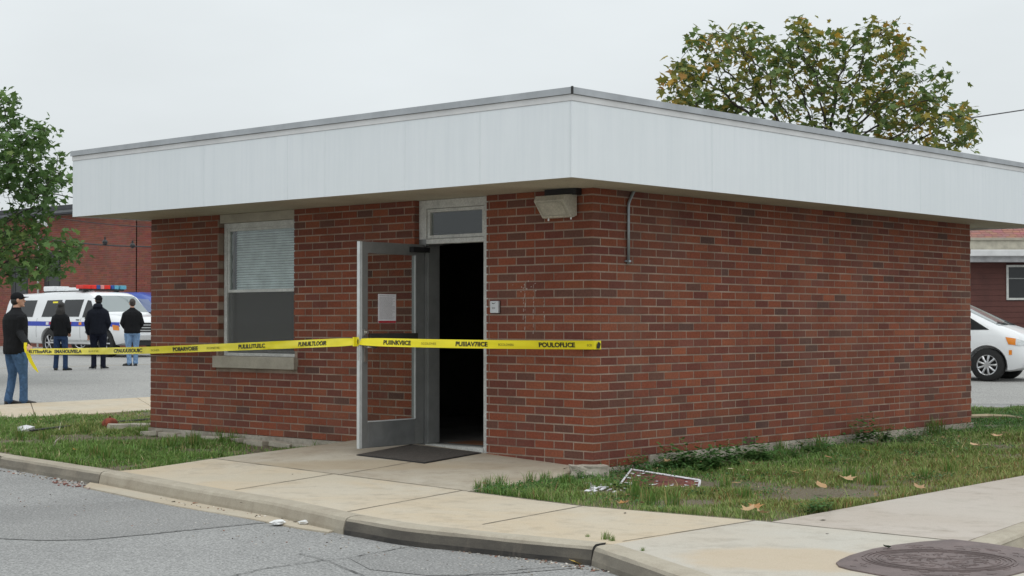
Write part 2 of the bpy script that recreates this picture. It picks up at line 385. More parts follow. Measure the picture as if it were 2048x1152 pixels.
# one asphalt sheet to the horizon
def ground_sheet():
    Ds = [-60, -20, 0, 6, 12, 16, 18, 20, 22, 24, 26, 30, 35, 40, 45, 50, 56, 62, 80, 150, 500, 1500]
    Ls = [-1500, -400, -100, -50, -25, -12, 0, 12, 25, 50, 100, 400, 1500]
    vs = []
    for D in Ds:
        for l in Ls:
            q = Vector((CAMP.x, CAMP.y, 0)) + FW * D + RT * l; vs.append((q.x, q.y, zroad(q.x, q.y)))
    n = len(Ls); fs = [(i * n + j, i * n + j + 1, (i + 1) * n + j + 1, (i + 1) * n + j) for i in range(len(Ds) - 1) for j in range(n - 1)]
    return mk('road', vs, fs, M_ASPH)
tag(ground_sheet(), kind='structure')

KO_px = [(-900, 770), (0, 912), (200, 943), (376, 975), (455, 988), (547, 1003), (690, 1034), (800, 1053), (952, 1069), (1186, 1091), (1300, 1130), (1400, 1165), (1520, 1215), (1700, 1310)]
KTOP = -.135
KO = [P(a, b, KTOP) for a, b in KO_px]
def offset(poly, i, d):
    a = poly[max(i - 1, 0)]; b = poly[min(i + 1, len(poly) - 1)]; t = (b - a); t.z = 0; t.normalize(); nrm = Vector((-t.y, t.x, 0)); return poly[i] + nrm * d
KI = [offset(KO, i, .17) for i in range(len(KO))]
W2 = lambda px, py: P(px, py, zc)
kerb = empty('kerb', KO[5], kind='structure')
def sweep_kerb(pts, mat, base=-.30, seed=0):
    prof = [(.175, -.02), (.168, 0), (.10, .003), (.045, 0), (.018, -.010), (.003, -.030), (-.012, -.09), (-.02, -.2)]   # (inward offset, height)
    dense = []
    for i in range(len(pts) - 1):
        L = (pts[i + 1] - pts[i]).length; k = max(1, int(L / .12))
        for j in range(k): dense.append(pts[i].lerp(pts[i + 1], j / k))
    dense.append(pts[-1]); vs = []; fs = []; n = len(prof)
    for _ in range(2):
        dense = [dense[0]] + [(dense[i - 1] + dense[i] * 2 + dense[i + 1]) / 4 for i in range(1, len(dense) - 1)] + [dense[-1]]
    for i, p in enumerate(dense):
        for k, (o, h) in enumerate(prof):
            q = offset(dense, i, o); j = mnoise.noise(Vector((p.x * 3 + k * 3.1, p.y * 3, seed))) * .005
            vs.append((q.x, q.y, KTOP + h + j * (1 if 1 < k < 7 else .3)))
    for i in range(len(dense) - 1):
        for k in range(n - 1): fs.append((i * n + k, (i + 1) * n + k, (i + 1) * n + k + 1, i * n + k + 1))
    fs += [tuple(range(n))[::-1], tuple((len(dense) - 1) * n + k for k in range(n))]
    return mk('kerb_segment', vs, fs, mat, kerb, smooth=False)
def seg(i, j, mat, s):
    p = [KO[k].copy() for k in range(i, j + 1)]; d = (p[1] - p[0]).normalized(); p[0] += d * .008; d = (p[-1] - p[-2]).normalized(); p[-1] -= d * .008
    sweep_kerb(p, mat, seed=s)
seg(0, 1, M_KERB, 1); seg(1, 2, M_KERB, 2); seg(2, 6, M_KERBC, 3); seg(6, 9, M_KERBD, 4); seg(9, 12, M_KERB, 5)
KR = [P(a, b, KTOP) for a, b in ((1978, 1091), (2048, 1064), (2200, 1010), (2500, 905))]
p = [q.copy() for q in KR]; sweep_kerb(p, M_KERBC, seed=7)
# gutters
tag(sheet('gutter', [P(a, b, -.25) for a, b in ((168, 974), (342, 1010), (489, 1035), (600, 1056), (655, 1064), (690, 1056), (690, 1036), (547, 1006), (376, 978), (205, 946))], lambda x, y: -.2475, M_GUT, thick=.03, cuts=1), kind='structure')
tag(sheet('gutter', [P(a, b, -.24) for a, b in ((1975, 1094), (2048, 1067), (2500, 909), (2700, 1000), (2300, 1140), (2048, 1108))], lambda x, y: -.2325, M_CONG, thick=.04, cuts=1), kind='structure')

# soil sheets (raised grass ground)
back_l = [P(a, b, zgrass) for a, b in ((-900, 905), (0, 842), (302, 822))]
FX0 = -7.02; SY1 = 7.68                              # left end of the front wall, rear end of the side wall
grassL = [KI[0], KI[1], KI[2], W2(427, 917), W2(655, 888), Vector((-3.2, .05, 0)), Vector((FX0 - .02, .05, 0)), Vector((FX0 - .02, 9.5, 0))] 
q = P(302, 822, zgrass); q2 = P(0, 842, zgrass); dd = (q - q2).normalized(); 
grassL += [q + dd * 5, q, q2, q2 - dd * 14]
gl = sheet('grass_ground', grassL, zgrass, M_SOIL, cuts=4); tag(gl, kind='structure')
eR0, eR1 = W2(1540, 1042), W2(2048, 951); eRd = (eR1 - eR0).normalized()
gb0, gb1 = P(1700, 812, zgrass), P(2200, 816, zgrass)
grassR = [W2(935, 982), W2(1165, 1012), eR0, eR1, eR1 + eRd * 9, gb1, gb0, Vector((-.2, SY1 + .0, 0)), Vector((-.2, .3, 0)), Vector((0.03, -.06, 0)), W2(1188, 942)]
gr = sheet('grass_ground', grassR, zgrass, M_SOIL, cuts=4); tag(gr, kind='structure')
# bed under the paving joints
bed = [KI[2], W2(427, 917), W2(655, 888), Vector((-3.3, .1, 0)), Vector((0, .1, 0)), W2(1188, 940), W2(935, 983), W2(1540, 1044), eR1, eR1 + eRd * 9, KR[3], KR[2], KR[1], KR[0], W2(2048, 1106), W2(2300, 1150), W2(2300, 1400)] + [KI[i] for i in (13, 12, 11, 10, 9, 8, 7, 6, 5, 4, 3)]
tag(sheet('pavement_bed', bed, lambda x, y: zc(x, y) - .022, M_SOIL, cuts=3), kind='structure')

pav = empty('pavement', (0, -3, -.14), kind='structure')
add_stain(M_CONG, W2(1562, 1118), .56, .50, yaw, (.50, .405, .29), .35, .75)
add_stain(M_CONP, W2(1800, 1000), 2.2, .5, yaw - R(60), (.50, .46, .41), .9, .5)
add_stain(M_CONS, W2(700, 930), 1.3, .35, yaw - R(5), (.36, .285, .19), .6, .6)
add_stain(M_CON, W2(560, 955), 1.2, .30, yaw - R(5), (.50, .445, .35), .6, .7)
wallp = lambda x: Vector((x, .03, 0))
q_l = W2(655, 888)
panels = [
 (M_CONS, [W2(427, 917), W2(676, 949), W2(812, 925), wallp(-2.35), wallp(q_l.x), q_l]),
 (M_CONS, [W2(676, 949), W2(935, 982), W2(1188, 941), Vector((.02, .03, 0)), wallp(-2.35), W2(812, 925)]),
 (M_CON, [KI[2], W2(427, 917), W2(667, 948), KI[4], KI[3]]),
 (M_CON, [KI[4], W2(667, 948), W2(676, 949), W2(928, 981), KI[6], KI[5]]),
 (M_CON, [KI[6], W2(928, 981), W2(1165, 1012), KI[8], KI[7]]),
 (M_CON, [KI[8], W2(1165, 1012), W2(1510, 1041), KI[9]]),
 (M_CONG, [KI[9], W2(1510, 1041), W2(1540, 1044), W2(1933, 1084), offset(KR, 0, .0), W2(2048, 1104), W2(2300, 1150), W2(2300, 1400), KI[13], KI[12], KI[11], KI[10]]),
 (M_CONP, [W2(1540, 1044), eR1, eR1 + eRd * 9, offset(KR, 3, .175), offset(KR, 2, .175), offset(KR, 1, .175), W2(1933, 1084)]),
]
for m_, poly in panels:
    sheet('concrete_panel', poly, zc, m_, pav, thick=.09, inset=.005, cuts=4)
# grime in the paving joints
jm = MB()
for pl in (((427, 917), (560, 934), (676, 949), (935, 982)), ((470, 980), (667, 948)), ((676, 950), (826, 924)), ((693, 1024), (925, 981)), ((965, 1049), (1165, 1012)), ((1245, 1083), (1510, 1041)), ((1540, 1044), (1933, 1084)), ((1933, 1084), (2048, 1044)), ((427, 917), (228, 937)), ((935, 983), (1165, 1012), (1540, 1043))):
    ws = []
    for i in range(len(pl) - 1):
        for k in range(12): ws.append(W2(pl[i][0] + (pl[i + 1][0] - pl[i][0]) * k / 12, pl[i][1] + (pl[i + 1][1] - pl[i][1]) * k / 12))
    ws.append(W2(*pl[-1]))
    for i in range(len(ws) - 1):
        t_ = (ws[i + 1] - ws[i]).normalized(); s_ = Vector((-t_.y, t_.x, 0)); a_, b_ = [.0075 * (1 + .8 * mnoise.noise(Vector((q.x * 4, q.y * 4, 1)))) for q in (ws[i], ws[i + 1])]
        jm.add([(v.x, v.y, zc(v.x, v.y) + .0025) for v in (ws[i] - s_ * a_, ws[i + 1] - s_ * b_, ws[i + 1] + s_ * b_, ws[i] + s_ * a_)], [(0, 1, 2, 3)])
tag(jm.build('pavement_joint', pm('joint_grime', (.235, .20, .155), .95, .3, 12., 90)), kind='structure')
# pavement beyond the grass on the left
sw = [P(a, b, zgrass) for a, b in ((0, 842), (302, 822), (302, 803), (0, 812))]
d0 = (sw[1] - sw[0]).normalized()
spl = [sw[0] - d0 * 14, sw[0], sw[1], sw[1] + d0 * 9, sw[2] + d0 * 9, sw[2], sw[3], sw[3] - d0 * 14]
pv2 = empty('pavement', sw[0], kind='structure')
for k in range(10):
    a = sw[0] - d0 * 6 + d0 * (2.2 * k); b = sw[3] - d0 * 6 + d0 * (2.2 * k) + (sw[0] - sw[0])
    sheet('concrete_panel', [a, a + d0 * 2.18, b + d0 * 2.18, b], lambda x, y: zgrass(x, y) + .02, M_CON, pv2, thick=.12, cuts=1)
# faint painted line on the far road
ln = [P(a, b, zroad) for a, b in ((-300, 744), (0, 737), (302, 729))]
mbl = MB()
for i in range(2):
    a, b = ln[i], ln[i + 1]; n_ = max(2, int((b - a).length / 2)); t_ = (b - a).normalized(); s_ = Vector((-t_.y, t_.x, 0)) * .06
    for k in range(n_):
        c0 = a.lerp(b, k / n_); c1 = a.lerp(b, (k + 1) / n_); qs = [c0 - s_, c1 - s_, c1 + s_, c0 + s_]
        mbl.add([(v.x, v.y, zroad(v.x, v.y) + .006) for v in qs], [(0, 1, 2, 3)])
tag(mbl.build('road_marking', pm('worn_yellow_paint', (.36, .30, .20), .8, .15, 6., 60)), kind='structure')
# pale far road surface where traffic has polished it
fr = [P(a, b, zroad) for a, b in ((-900, 830), (302, 801), (900, 790), (900, 690), (-900, 690))]
tag(sheet('road_surface', fr, lambda x, y: zroad(x, y) + .004, M_ASPHF, cuts=4), kind='structure')
fr = [P(a, b, zroad) for a, b in ((1600, 806), (2600, 812), (2600, 700), (1600, 700))]
tag(sheet('road_surface', fr, lambda x, y: zroad(x, y) + .004, M_ASPHF, cuts=4), kind='structure')
# repaired strip and seams in the near asphalt
rp = lambda a, b: P(a, b, -.26)
tag(sheet('asphalt_repair', [rp(*q) for q in ((-700, 1040), (0, 1017), (150, 1010), (300, 1001), (345, 1012), (489, 1037), (560, 1043), (533, 1046), (290, 1070), (180, 1080), (85, 1082), (0, 1078), (-700, 1090))], lambda x, y: -.2565, M_ASPHD, cuts=2), kind='structure')
tag(sheet('asphalt_repair', [rp(*q) for q in ((700, 1118), (806, 1096), (960, 1104), (1150, 1130), (1150, 1137), (1000, 1150), (860, 1152), (740, 1140))], lambda x, y: -.2565, M_ASPHD, cuts=2), kind='structure')
mbc = MB()
def seam(pts, wd):
    out = []
    for i in range(len(pts) - 1):
        a, b = Vector(pts[i]), Vector(pts[i + 1]); n_ = max(2, int((b - a).length / 8))
        for k in range(n_): out.append(a.lerp(b, k / n_) + Vector((rnd.uniform(-1, 1), rnd.uniform(-.7, .7))))
    out.append(Vector(pts[-1])); ws = [rp(*q) for q in out]
    for i in range(len(ws) - 1):
        t_ = (ws[i + 1] - ws[i]).normalized(); s_ = Vector((-t_.y, t_.x, 0)) * wd * .42
        a = .4 + .6 * mnoise.noise(Vector((i * .37, wd * 99, 0))) ** 2 * 3; c = .4 + .6 * mnoise.noise(Vector(((i + 1) * .37, wd * 99, 0))) ** 2 * 3
        a = clamp(a, .3, 1.2); c = clamp(c, .3, 1.2)
        mbc.add([(v.x, v.y, -.2535) for v in (ws[i] - s_ * a, ws[i + 1] - s_ * c, ws[i + 1] + s_ * c, ws[i] + s_ * a)], [(0, 1, 2, 3)])
seam([(-100, 1018), (0, 1017), (150, 1010), (300, 1001)], .012)
seam([(-100, 1076), (0, 1078), (85, 1082), (180, 1080), (290, 1070), (400, 1058), (533, 1045)], .012)
seam([(440, 1160), (520, 1140), (598, 1128), (660, 1120), (700, 1117), (806, 1097), (850, 1092)], .022)
seam([(598, 1108), (660, 1125), (720, 1150), (760, 1170)], .016)
seam([(930, 1152), (1050, 1140), (1160, 1132)], .016)
seam([(20, 968), (90, 967), (130, 962)], .010)
tag(mbc.build('road_seam', M_CRACK), kind='structure')

# ------------------------------------------------------------------ brick building
BB = empty('brick_building', (-3.5, 3.8, -.1), 'low flat roofed red brick building with a deep white metal fascia', 'building')
ZS = 2.525                                          # soffit height
Z0 = -.102; CH = .0803
REDS = [(.285, .086, .047), (.262, .078, .044), (.240, .075, .045), (.305, .098, .052), (.255, .075, .041), (.225, .074, .047), (.275, .092, .051)]
DARKS = [(.145, .074, .058), (.128, .069, .056), (.16, .075, .056), (.175, .072, .050)]
BROWN = [(.200, .070, .050), (.215, .078, .056), (.185, .062, .046)]
def brick_col(i=None):
    u = rnd.random(); src = REDS if u < .68 else (BROWN if u < .925 else DARKS); c = rnd.choice(src); k = rnd.uniform(.80, 1.0)
    return tuple(x * k for x in c)
wx0, wx1 = -5.67, -4.31                             # window opening
dx0 = PY(829, 600, .0).x; dx1 = PY(973, 600, .0).x  # door opening
sx0 = PY(425, 730, -.05).x; sx1 = PY(588, 730, -.05).x
ZSILL0, ZSILL1 = .735, .87
BR = []                                             # (x0,x1,z0,z1, side?, corner)
def course(side, Lmax, mod, k, holes, kstart):
    z0 = Z0 + CH * k; z1 = z0 + CH - .0138
    if z1 > ZS: z1 = ZS - .003
    if z1 - z0 < .02: return
    par = k % 2
    first = (.233 if par == 0 else .110) if not side else (.110 if par == 0 else .233)
    s = 0.; pcs = [(0., first)]; s = first + .0135
    while s < Lmax:
        u = rnd.random(); L = mod - .0135
        if u < .035: L = mod / 2 - .0135
        e = min(s + L, Lmax)
        if e - s > .03: pcs.append((s, e))
        s = e + .0135
        if u < .035:
            e = min(s + mod / 2 - .0135, Lmax)
            if e - s > .03: pcs.append((s, e))
            s = e + .0135
    for a, b in pcs:
        if k < kstart(a): continue
        segs = [(a, b)]
        for h0, h1, hz0, hz1 in holes:
            if z1 <= hz0 + .01 or z0 >= hz1 - .01: continue
            ns = []
            for p_, q_ in segs:
                if q_ <= h0 or p_ >= h1: ns.append((p_, q_)); continue
                if p_ < h0 - .02: ns.append((p_, h0))
                if q_ > h1 + .02: ns.append((h1, q_))
            segs = ns
        for p_, q_ in segs: BR.append((p_, q_, z0, z1, side, a == 0.))
NC = int((ZS - Z0) / CH) + 1
holesF = [(-wx1, -wx0, ZSILL1 - .005, 3), (-sx1, -sx0, ZSILL0, ZSILL1 + .005), (-dx1, -dx0, -1, 3)]
for k in range(NC):
    course(False, -FX0, .2425, k, holesF, lambda a: 0 if a < 1.7 else 1)
    course(True, SY1, .2475, k, [], lambda a: 0 if a < .85 else 1)
items = []
for (a, b, z0, z1, side, corner) in BR:
    if corner and side: continue
    if not side: cx_, cy_, sx_, sy_ = -(a + b) / 2, .055, b - a, .11
    else: cx_, cy_, sx_, sy_ = -.055, (a + b) / 2, .11, b - a
    if corner:
        par = round((z0 - Z0) / CH) % 2; sx_, sy_ = (.233, .110) if par == 0 else (.110, .233); cx_, cy_ = -sx_ / 2, sy_ / 2
    items.append((cx_, cy_, (z0 + z1) / 2, sx_, sy_, z1 - z0, side, corner))
def app(it): 
    d = Vector((it[0] - CAMP.x, it[1] - CAMP.y, 0)).length; fac = (abs(FW.y) if it[6] else abs(RT.x)); return (it[4] * .67 if it[6] else it[3] * .74) * it[5] / d / d
items.sort(key=lambda it: -app(it))
def brick_mesh(sx_, sy_, sz_, col, jit=0):
    m_ = MB(); m_.box((-sx_ / 2, -sy_ / 2, -sz_ / 2), (sx_ / 2, sy_ / 2, sz_ / 2), col=col); return m_
cache = {}
PAL = [brick_col() for _ in range(26)]
for it in items[:296]:
    key = (round(it[3], 3), round(it[4], 3), round(it[5], 3), rnd.randrange(26))
    if key not in cache:
        o = brick_mesh(it[3], it[4], it[5], PAL[key[3]]).build('brick', M_BRICK); cache[key] = o.data
    else:
        o = bpy.data.objects.new('brick', cache[key]); C.objects.link(o)
    j = rnd.uniform(-.0016, .0016); jx = j if it[6] or it[7] else 0; jy = 0 if it[6] and not it[7] else j
    o.location = (it[0] + jx, it[1] + jy, it[2] + rnd.uniform(-.0008, .0008)); o.rotation_euler = (0, 0, R(rnd.uniform(-.25, .25))); adopt(o, BB)
rest = MB()
for it in items[296:]:
    M = Matrix.Translation((it[0] + (rnd.uniform(-.0016, .0016) if it[6] else 0), it[1] + (0 if it[6] else rnd.uniform(-.0016, .0016)), it[2])) @ Matrix.Rotation(R(rnd.uniform(-.25, .25)), 4, 'Z')
    rest.box((-it[3] / 2, -it[4] / 2, -it[5] / 2), (it[3] / 2, it[4] / 2, it[5] / 2), M, brick_col())
tag(rest.build('bricks', M_BRICK, BB), kind='stuff')
# mortar bodies of the walls (5 mm behind the brick faces)
mo = MB(); T = .24; rc = .0032
def wallbox(x0, x1, z0, z1): mo.box((x0, rc, z0), (x1, T, z1))
wallbox(FX0 + .004, wx0 - .012, Z0 + CH, ZS); wallbox(wx0 - .012, wx1 + .012, Z0 + CH, ZSILL0 - .0); wallbox(wx1 + .012, dx0 - .012, Z0 + CH, ZS); wallbox(dx1 + .012, -rc, Z0, ZS)
mo.box((-T, T, Z0), (-rc, .85, ZS)); mo.box((-T, .85, Z0 + CH), (-rc, SY1 - .004, ZS))
mo.box((FX0 + .004, T, Z0 + CH), (FX0 + T, SY1 - .004, ZS)); mo.box((FX0 + T, SY1 - T, Z0 + CH), (-T, SY1 - .004, ZS))
mo.build('wall', M_MORTAR, BB)
# smeared pale mortar right of the door
sm = MB()
for xx, za, zb in ((1050, 575, 660), (1067, 570, 668), (1088, 590, 640), (1047, 600, 640)):
    a = PY(xx, za, -.0015); b = PY(xx, zb, -.0015)
    z = b.z
    while z < a.z:
        h = rnd.uniform(.012, .05); ww = rnd.uniform(.002, .006); x_ = a.x + rnd.uniform(-.004, .004)
        sm.add([(x_ - ww, -.0022, z), (x_ + ww * .6, -.0022, z + .003), (x_ + ww, -.0022, z + h), (x_ - ww * .4, -.0022, z + h * .9)], [(0, 1, 2, 3)]); z += h + rnd.uniform(.004, .05)
for _ in range(14):
    c = PY(rnd.uniform(1020, 1075), rnd.uniform(562, 590), -.0022); ww, hh = rnd.uniform(.004, .012), rnd.uniform(.003, .01)
    sm.add([(c.x - ww, -.0022, c.z), (c.x, -.0022, c.z - hh), (c.x + ww, -.0022, c.z), (c.x, -.0022, c.z + hh)], [(0, 1, 2, 3)])
tag(sm.build('mortar_smear', M_MORTAR_W, BB), kind='stuff')
# foundation
fo = MB()
def rough_box(x0, y0, x1, y1, z0, z1, n, axis):
    """concrete footing with an uneven top edge"""
    pass
fo.box((FX0 - .02, -.018, -.6), (-1.72, .3, Z0 + CH - .006)); fo.box((-1.72, -.018, -.6), (.018, .85, Z0 - .006)); fo.box((-.3, .85, -.6), (.022, SY1 + .02, Z0 + CH - .006))
fo.box((FX0 - .02, .3, -.6), (-.3, SY1 + .02, -.12))
fo.build('foundation', M_FOUND, BB, bevel=.004)
lip = MB()
for i in range(9):                                  # broken ledge stones at the foot of the left wall
    x = -6.9 + i * .42 + rnd.uniform(-.05, .05); lip.box((-.16, -.05, -.03), (.17, .05, .03), Matrix.Translation((x, -.10 - .01 * i % .03, zgrass(x, -.1) + .03)) @ Matrix.Rotation(R(rnd.uniform(-8, 8)), 4, 'Z') @ Matrix.Rotation(R(rnd.uniform(-5, 5)), 4, 'Y'))
tag(lip.build('footing_rubble', M_LINTEL, BB, bevel=.012), kind='stuff')
# lintel and sill
mb = MB(); mb.box((wx0 - .0, .012, PY(438, 447, 0).z), (wx1 + .0, .22, ZS - .002)); mb.build('lintel', M_LINTEL, BB, bevel=.004)
mb = MB(); mb.box((sx0, -.055, ZSILL0), (sx1, .20, ZSILL1)); mb.build('window_sill', M_LINTEL, BB, bevel=.006)
# window
zt = PY(438, 447, 0).z - .002; zb = ZSILL1 + .002; fy = .075
win = MB()
win.box((wx0 + .002, fy, zb), (wx0 + .055, .17, zt)); win.box((wx1 - .045, fy, zb), (wx1 - .002, .17, zt))
win.box((wx0 + .055, fy, zt - .06), (wx1 - .045, .17, zt)); win.box((wx0 + .055, fy, zb), (wx1 - .045, .17, zb + .035))
wo_ = win.build('window', M_FRAME, BB, bevel=.004)
zm = 1.63
def sash(x0, x1, z0, z1, y0, y1, t_=.032):
    s = MB(); s.box((x0, y0, z0), (x0 + t_, y1, z1)); s.box((x1 - t_, y0, z0), (x1, y1, z1)); s.box((x0 + t_, y0, z1 - t_), (x1 - t_, y1, z1)); s.box((x0 + t_, y0, z0), (x1 - t_, y1, z0 + t_)); return s.build('sash', M_FRAME, wo_, bevel=.003)
sash(wx0 + .056, wx1 - .046, zm - .02, zt - .061, fy + .012, fy + .045); sash(wx0 + .056, wx1 - .046, zb + .036, zm + .018, fy + .05, fy + .085)
mb = MB(); mb.box((wx0 + .08, fy + .026, zm), (wx1 - .07, fy + .031, zt - .09)); mb.build('pane', M_GLASS, wo_)
mb = MB(); mb.box((wx0 + .08, fy + .064, zb + .06), (wx1 - .07, fy + .069, zm)); mb.build('pane', M_GLASS, wo_)
mb = MB(); mb.box((wx0 + .058, fy + .022, zb + .037), (wx1 - .048, fy + .024, zm - .022)); mb.build('insect_screen', M_SCREEN, wo_)
bl = MB(); z = zm + .0
while z < zt - .07:
    bl.box((-.59, -.0145, -.0006), (.59, .0145, .0006), Matrix.Translation(((wx0 + wx1) / 2 + .01, fy + .112, z)) @ Matrix.Rotation(R(58), 4, 'X')); z += .029
bl.box((wx0 + .09, fy + .12, zt - .075), (wx1 - .07, fy + .145, zt - .045))
tag(bl.build('blind', pm('blind_slat', (.84, .88, .86), .6), wo_), kind='stuff')
# door frame and transom
DF = MB(); y0, y1 = .06, .17; ztb = PY(905, 482, .06).z
jl0, jl1 = dx0 + .004, PY(852, 600, .06).x; jr0, jr1 = PY(967, 600, .06).x, dx1 - .003
DF.box((jl0, y0, ztb + .03), (jl1, y1, ZS - .003)); DF.box((jr0, y0, -.06), (jr1, y1, ZS - .003))
DF.box((jl1, y0, ztb - .02), (jr0, y1, ztb + .03)); DF.box((jl1, y0, ZS - .09), (jr0, y1, ZS - .003)); DF.box((jl1, y0 - .01, -.07), (jr0, y1, .008))
df = DF.build('door_frame', M_FRAME, BB, bevel=.004)
mb = MB(); mb.box((jl0, y0, .0), (jl1 - .001, y1, ztb + .029)); mb.build('hinge_jamb', M_FRAME_D, df)
t2 = MB(); a0, a1, b0, b1 = jl1 + .004, jr0 - .004, ztb + .034, ZS - .094
for (u0, u1, w0, w1) in ((a0, a0 + .035, b0, b1), (a1 - .03, a1, b0, b1), (a0 + .035, a1 - .03, b1 - .035, b1), (a0 + .035, a1 - .03, b0, b0 + .035)): t2.box((u0, y0 + .015, w0), (u1, y0 + .07, w1))
t2.build('transom_frame', M_FRAME, df, bevel=.003)
mb = MB(); mb.box((a0 + .03, y0 + .04, b0 + .03), (a1 - .025, y0 + .045, b1 - .03)); mb.build('transom_pane', M_GLASS, df)
# dark jamb liner facing the room (grey)
mb = MB(); mb.box((jl1 - .0, y0 + .02, .012), (jl1 + .018, y1 + .07, ztb - .022)); mb.build('jamb_stop', M_FRAME_D, df)
# interior
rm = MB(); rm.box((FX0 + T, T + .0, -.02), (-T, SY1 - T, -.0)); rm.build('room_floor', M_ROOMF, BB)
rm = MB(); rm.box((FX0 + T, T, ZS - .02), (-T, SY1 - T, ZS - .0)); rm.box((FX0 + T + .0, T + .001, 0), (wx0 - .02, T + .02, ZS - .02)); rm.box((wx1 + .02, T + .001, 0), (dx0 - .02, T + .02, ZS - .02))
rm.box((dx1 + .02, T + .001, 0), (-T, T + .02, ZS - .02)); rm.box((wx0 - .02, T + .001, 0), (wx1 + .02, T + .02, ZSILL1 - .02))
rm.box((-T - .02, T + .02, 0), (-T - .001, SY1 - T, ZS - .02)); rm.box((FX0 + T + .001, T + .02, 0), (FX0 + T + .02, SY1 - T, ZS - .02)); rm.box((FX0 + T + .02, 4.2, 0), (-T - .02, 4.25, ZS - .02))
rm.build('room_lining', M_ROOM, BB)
mb = MB(); mb.box((dx0 + .1, T + .15, .001), (dx1 + .3, T + .55, .004)); mb.build('floor_strip', M_WOODF, BB)
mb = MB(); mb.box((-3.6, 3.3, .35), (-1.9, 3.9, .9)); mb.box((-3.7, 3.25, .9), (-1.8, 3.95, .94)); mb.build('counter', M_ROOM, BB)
# roof: fascia, drip edge, soffit
OX, OY = .63, 1.05
fc = PD(1145, 350, 13.8); 
RX0 = PY(145, 432, -OY).x; RX1 = OX; RY0 = -OY; RY1 = SY1 + 1.05; ZF = ZS + .765
roof = MB(); roof.box((RX0 + .03, RY0 + .03, ZS + .03), (RX1 - .03, RY1 - .03, ZF - .02)); rf = roof.build('roof', M_DRIP, BB)
def fpanels(axis, a, b, cuts):
    ps = [a] + cuts + [b]
    for i in range(len(ps) - 1):
        m_ = MB(); u0, u1 = ps[i] + .0012, ps[i + 1] - .0012; zt_ = ZF - .115
        if axis == 'x': m_.box((u0, RY0, ZS - .012), (u1, RY0 + .02, zt_))
        elif axis == 'y': m_.box((RX1 - .02, u0, ZS - .012), (RX1, u1, zt_))
        elif axis == 'l': m_.box((RX0, u0, ZS - .012), (RX0 + .02, u1, zt_))
        else: m_.box((u0, RY1 - .02, ZS - .012), (u1, RY1, zt_))
        o = m_.build('fascia_panel', M_WHITE, rf)
cutsx = [PY(p_, 300, RY0).x for p_ in (222, 408, 575, 650, 810, 960)]
cutsy = [PX(p_, 300, RX1).y for p_ in (1424, 1650, 1840)]
fpanels('x', RX0, RX1 - .021, cutsx); fpanels('y', RY0 + .0, RY1, cutsy); fpanels('l', RY0 + .021, RY1, []); fpanels('b', RX0 + .021, RX1 - .021, [])
def ring(z0, z1, out, mat, name, th=.02):
    m_ = MB(); m_.box((RX0 - out, RY0 - out, z0), (RX1 + out, RY0 - out + th, z1)); m_.box((RX1 + out - th, RY0 - out + th, z0), (RX1 + out, RY1 + out, z1))
    m_.box((RX0 - out, RY0 - out + th, z0), (RX0 - out + th, RY1 + out, z1)); m_.box((RX0 - out + th, RY1 + out - th, z0), (RX1 + out - th, RY1 + out, z1)); return m_.build(name, mat, rf)
ring(ZF - .113, ZF - .060, .006, M_DRIP2, 'trim', .03); ring(ZF - .0565, ZF + .002, .022, M_DRIP, 'drip_edge', .05)
tp = MB(); tp.box((RX0 - .02, RY0 - .02, ZF - .01), (RX1 + .02, RY1 + .02, ZF + .0)); tp.build('roof_deck', M_DRIP, rf)
mb = MB(); mb.box((RX1 + .012, RY0 - .028, ZF - .058), (RX1 + .028, RY0 - .012, ZF + .006)); mb.build('corner_sealant', M_DARK, rf)
sf = MB(); sf.box((RX0 + .02, RY0 + .02, ZS + .012), (RX1 - .02, RY1 - .02, ZS + .03)); so_ = sf.build('soffit', M_SOFFIT, BB)
y = RY0 + .022; k = 0
while y < .1:                                        # boards run along the front eave
    m_ = MB(); m_.box((RX0 + .022, y, ZS - .0), (RX1 - .022, min(y + .094, .12), ZS + .011)); m_.build('soffit_board', M_SOFFIT, so_); y += .098
x = RX1 - .022
while x > -.12:
    m_ = MB(); m_.box((x - .094, .122, ZS), (x, RY1 - .022, ZS + .011)); m_.build('soffit_board', M_SOFFIT, so_); x -= .098
x = RX0 + .022
while x < FX0 + .05:
    m_ = MB(); m_.box((x, .122, ZS), (x + .094, RY1 - .022, ZS + .011)); m_.build('soffit_board', M_SOFFIT, so_); x += .098
# door leaf (local: hinge at origin, leaf along +x)
ang = R(-87)
hx = dx0 + .045
hinge = Vector((hx, .045, .0))
DL = .93; zt_d = ztb - .025; zb_d = .014
dm = Matrix.Translation(hinge) @ Matrix.Rotation(ang, 4, 'Z')
def dbox(m_, a, b): m_.box(a, b, dm)
d_ = MB(); th = .045
dbox(d_, (.0, 0, zb_d), (.135, th, zt_d)); dbox(d_, (DL - .105, 0, zb_d), (DL, th, zt_d)); dbox(d_, (.135, 0, zt_d - .115), (DL - .105, th, zt_d)); dbox(d_, (.135, 0, zb_d), (DL - .105, th, zb_d + .26))
door = d_.build('door', M_FRAME_D, BB, bevel=.002)
e_ = MB(); dbox(e_, (DL + .0005, .004, zb_d), (DL + .006, .041, zt_d)); e_.build('door_edge', M_EDGE, door)
e_ = MB(); dbox(e_, (DL - .022, th + .0005, zb_d + .002), (DL - .002, th + .004, zt_d - .002)); e_.build('edge_strip', M_EDGE, door)
e_ = MB(); dbox(e_, (.128, th + .0005, zb_d + .26), (.142, th + .008, zt_d - .115)); e_.build('glazing_bead', M_EDGE, door)
e_ = MB(); dbox(e_, (.142, th + .0005, zb_d + .255), (DL - .105, th + .006, zb_d + .268)); e_.build('glazing_bead', M_EDGE, door)
e_ = MB(); dbox(e_, (.14, th + .0005, zb_d + .01), (DL - .11, th + .003, zb_d + .25)); e_.build('kick_plate', M_PLATE, door)
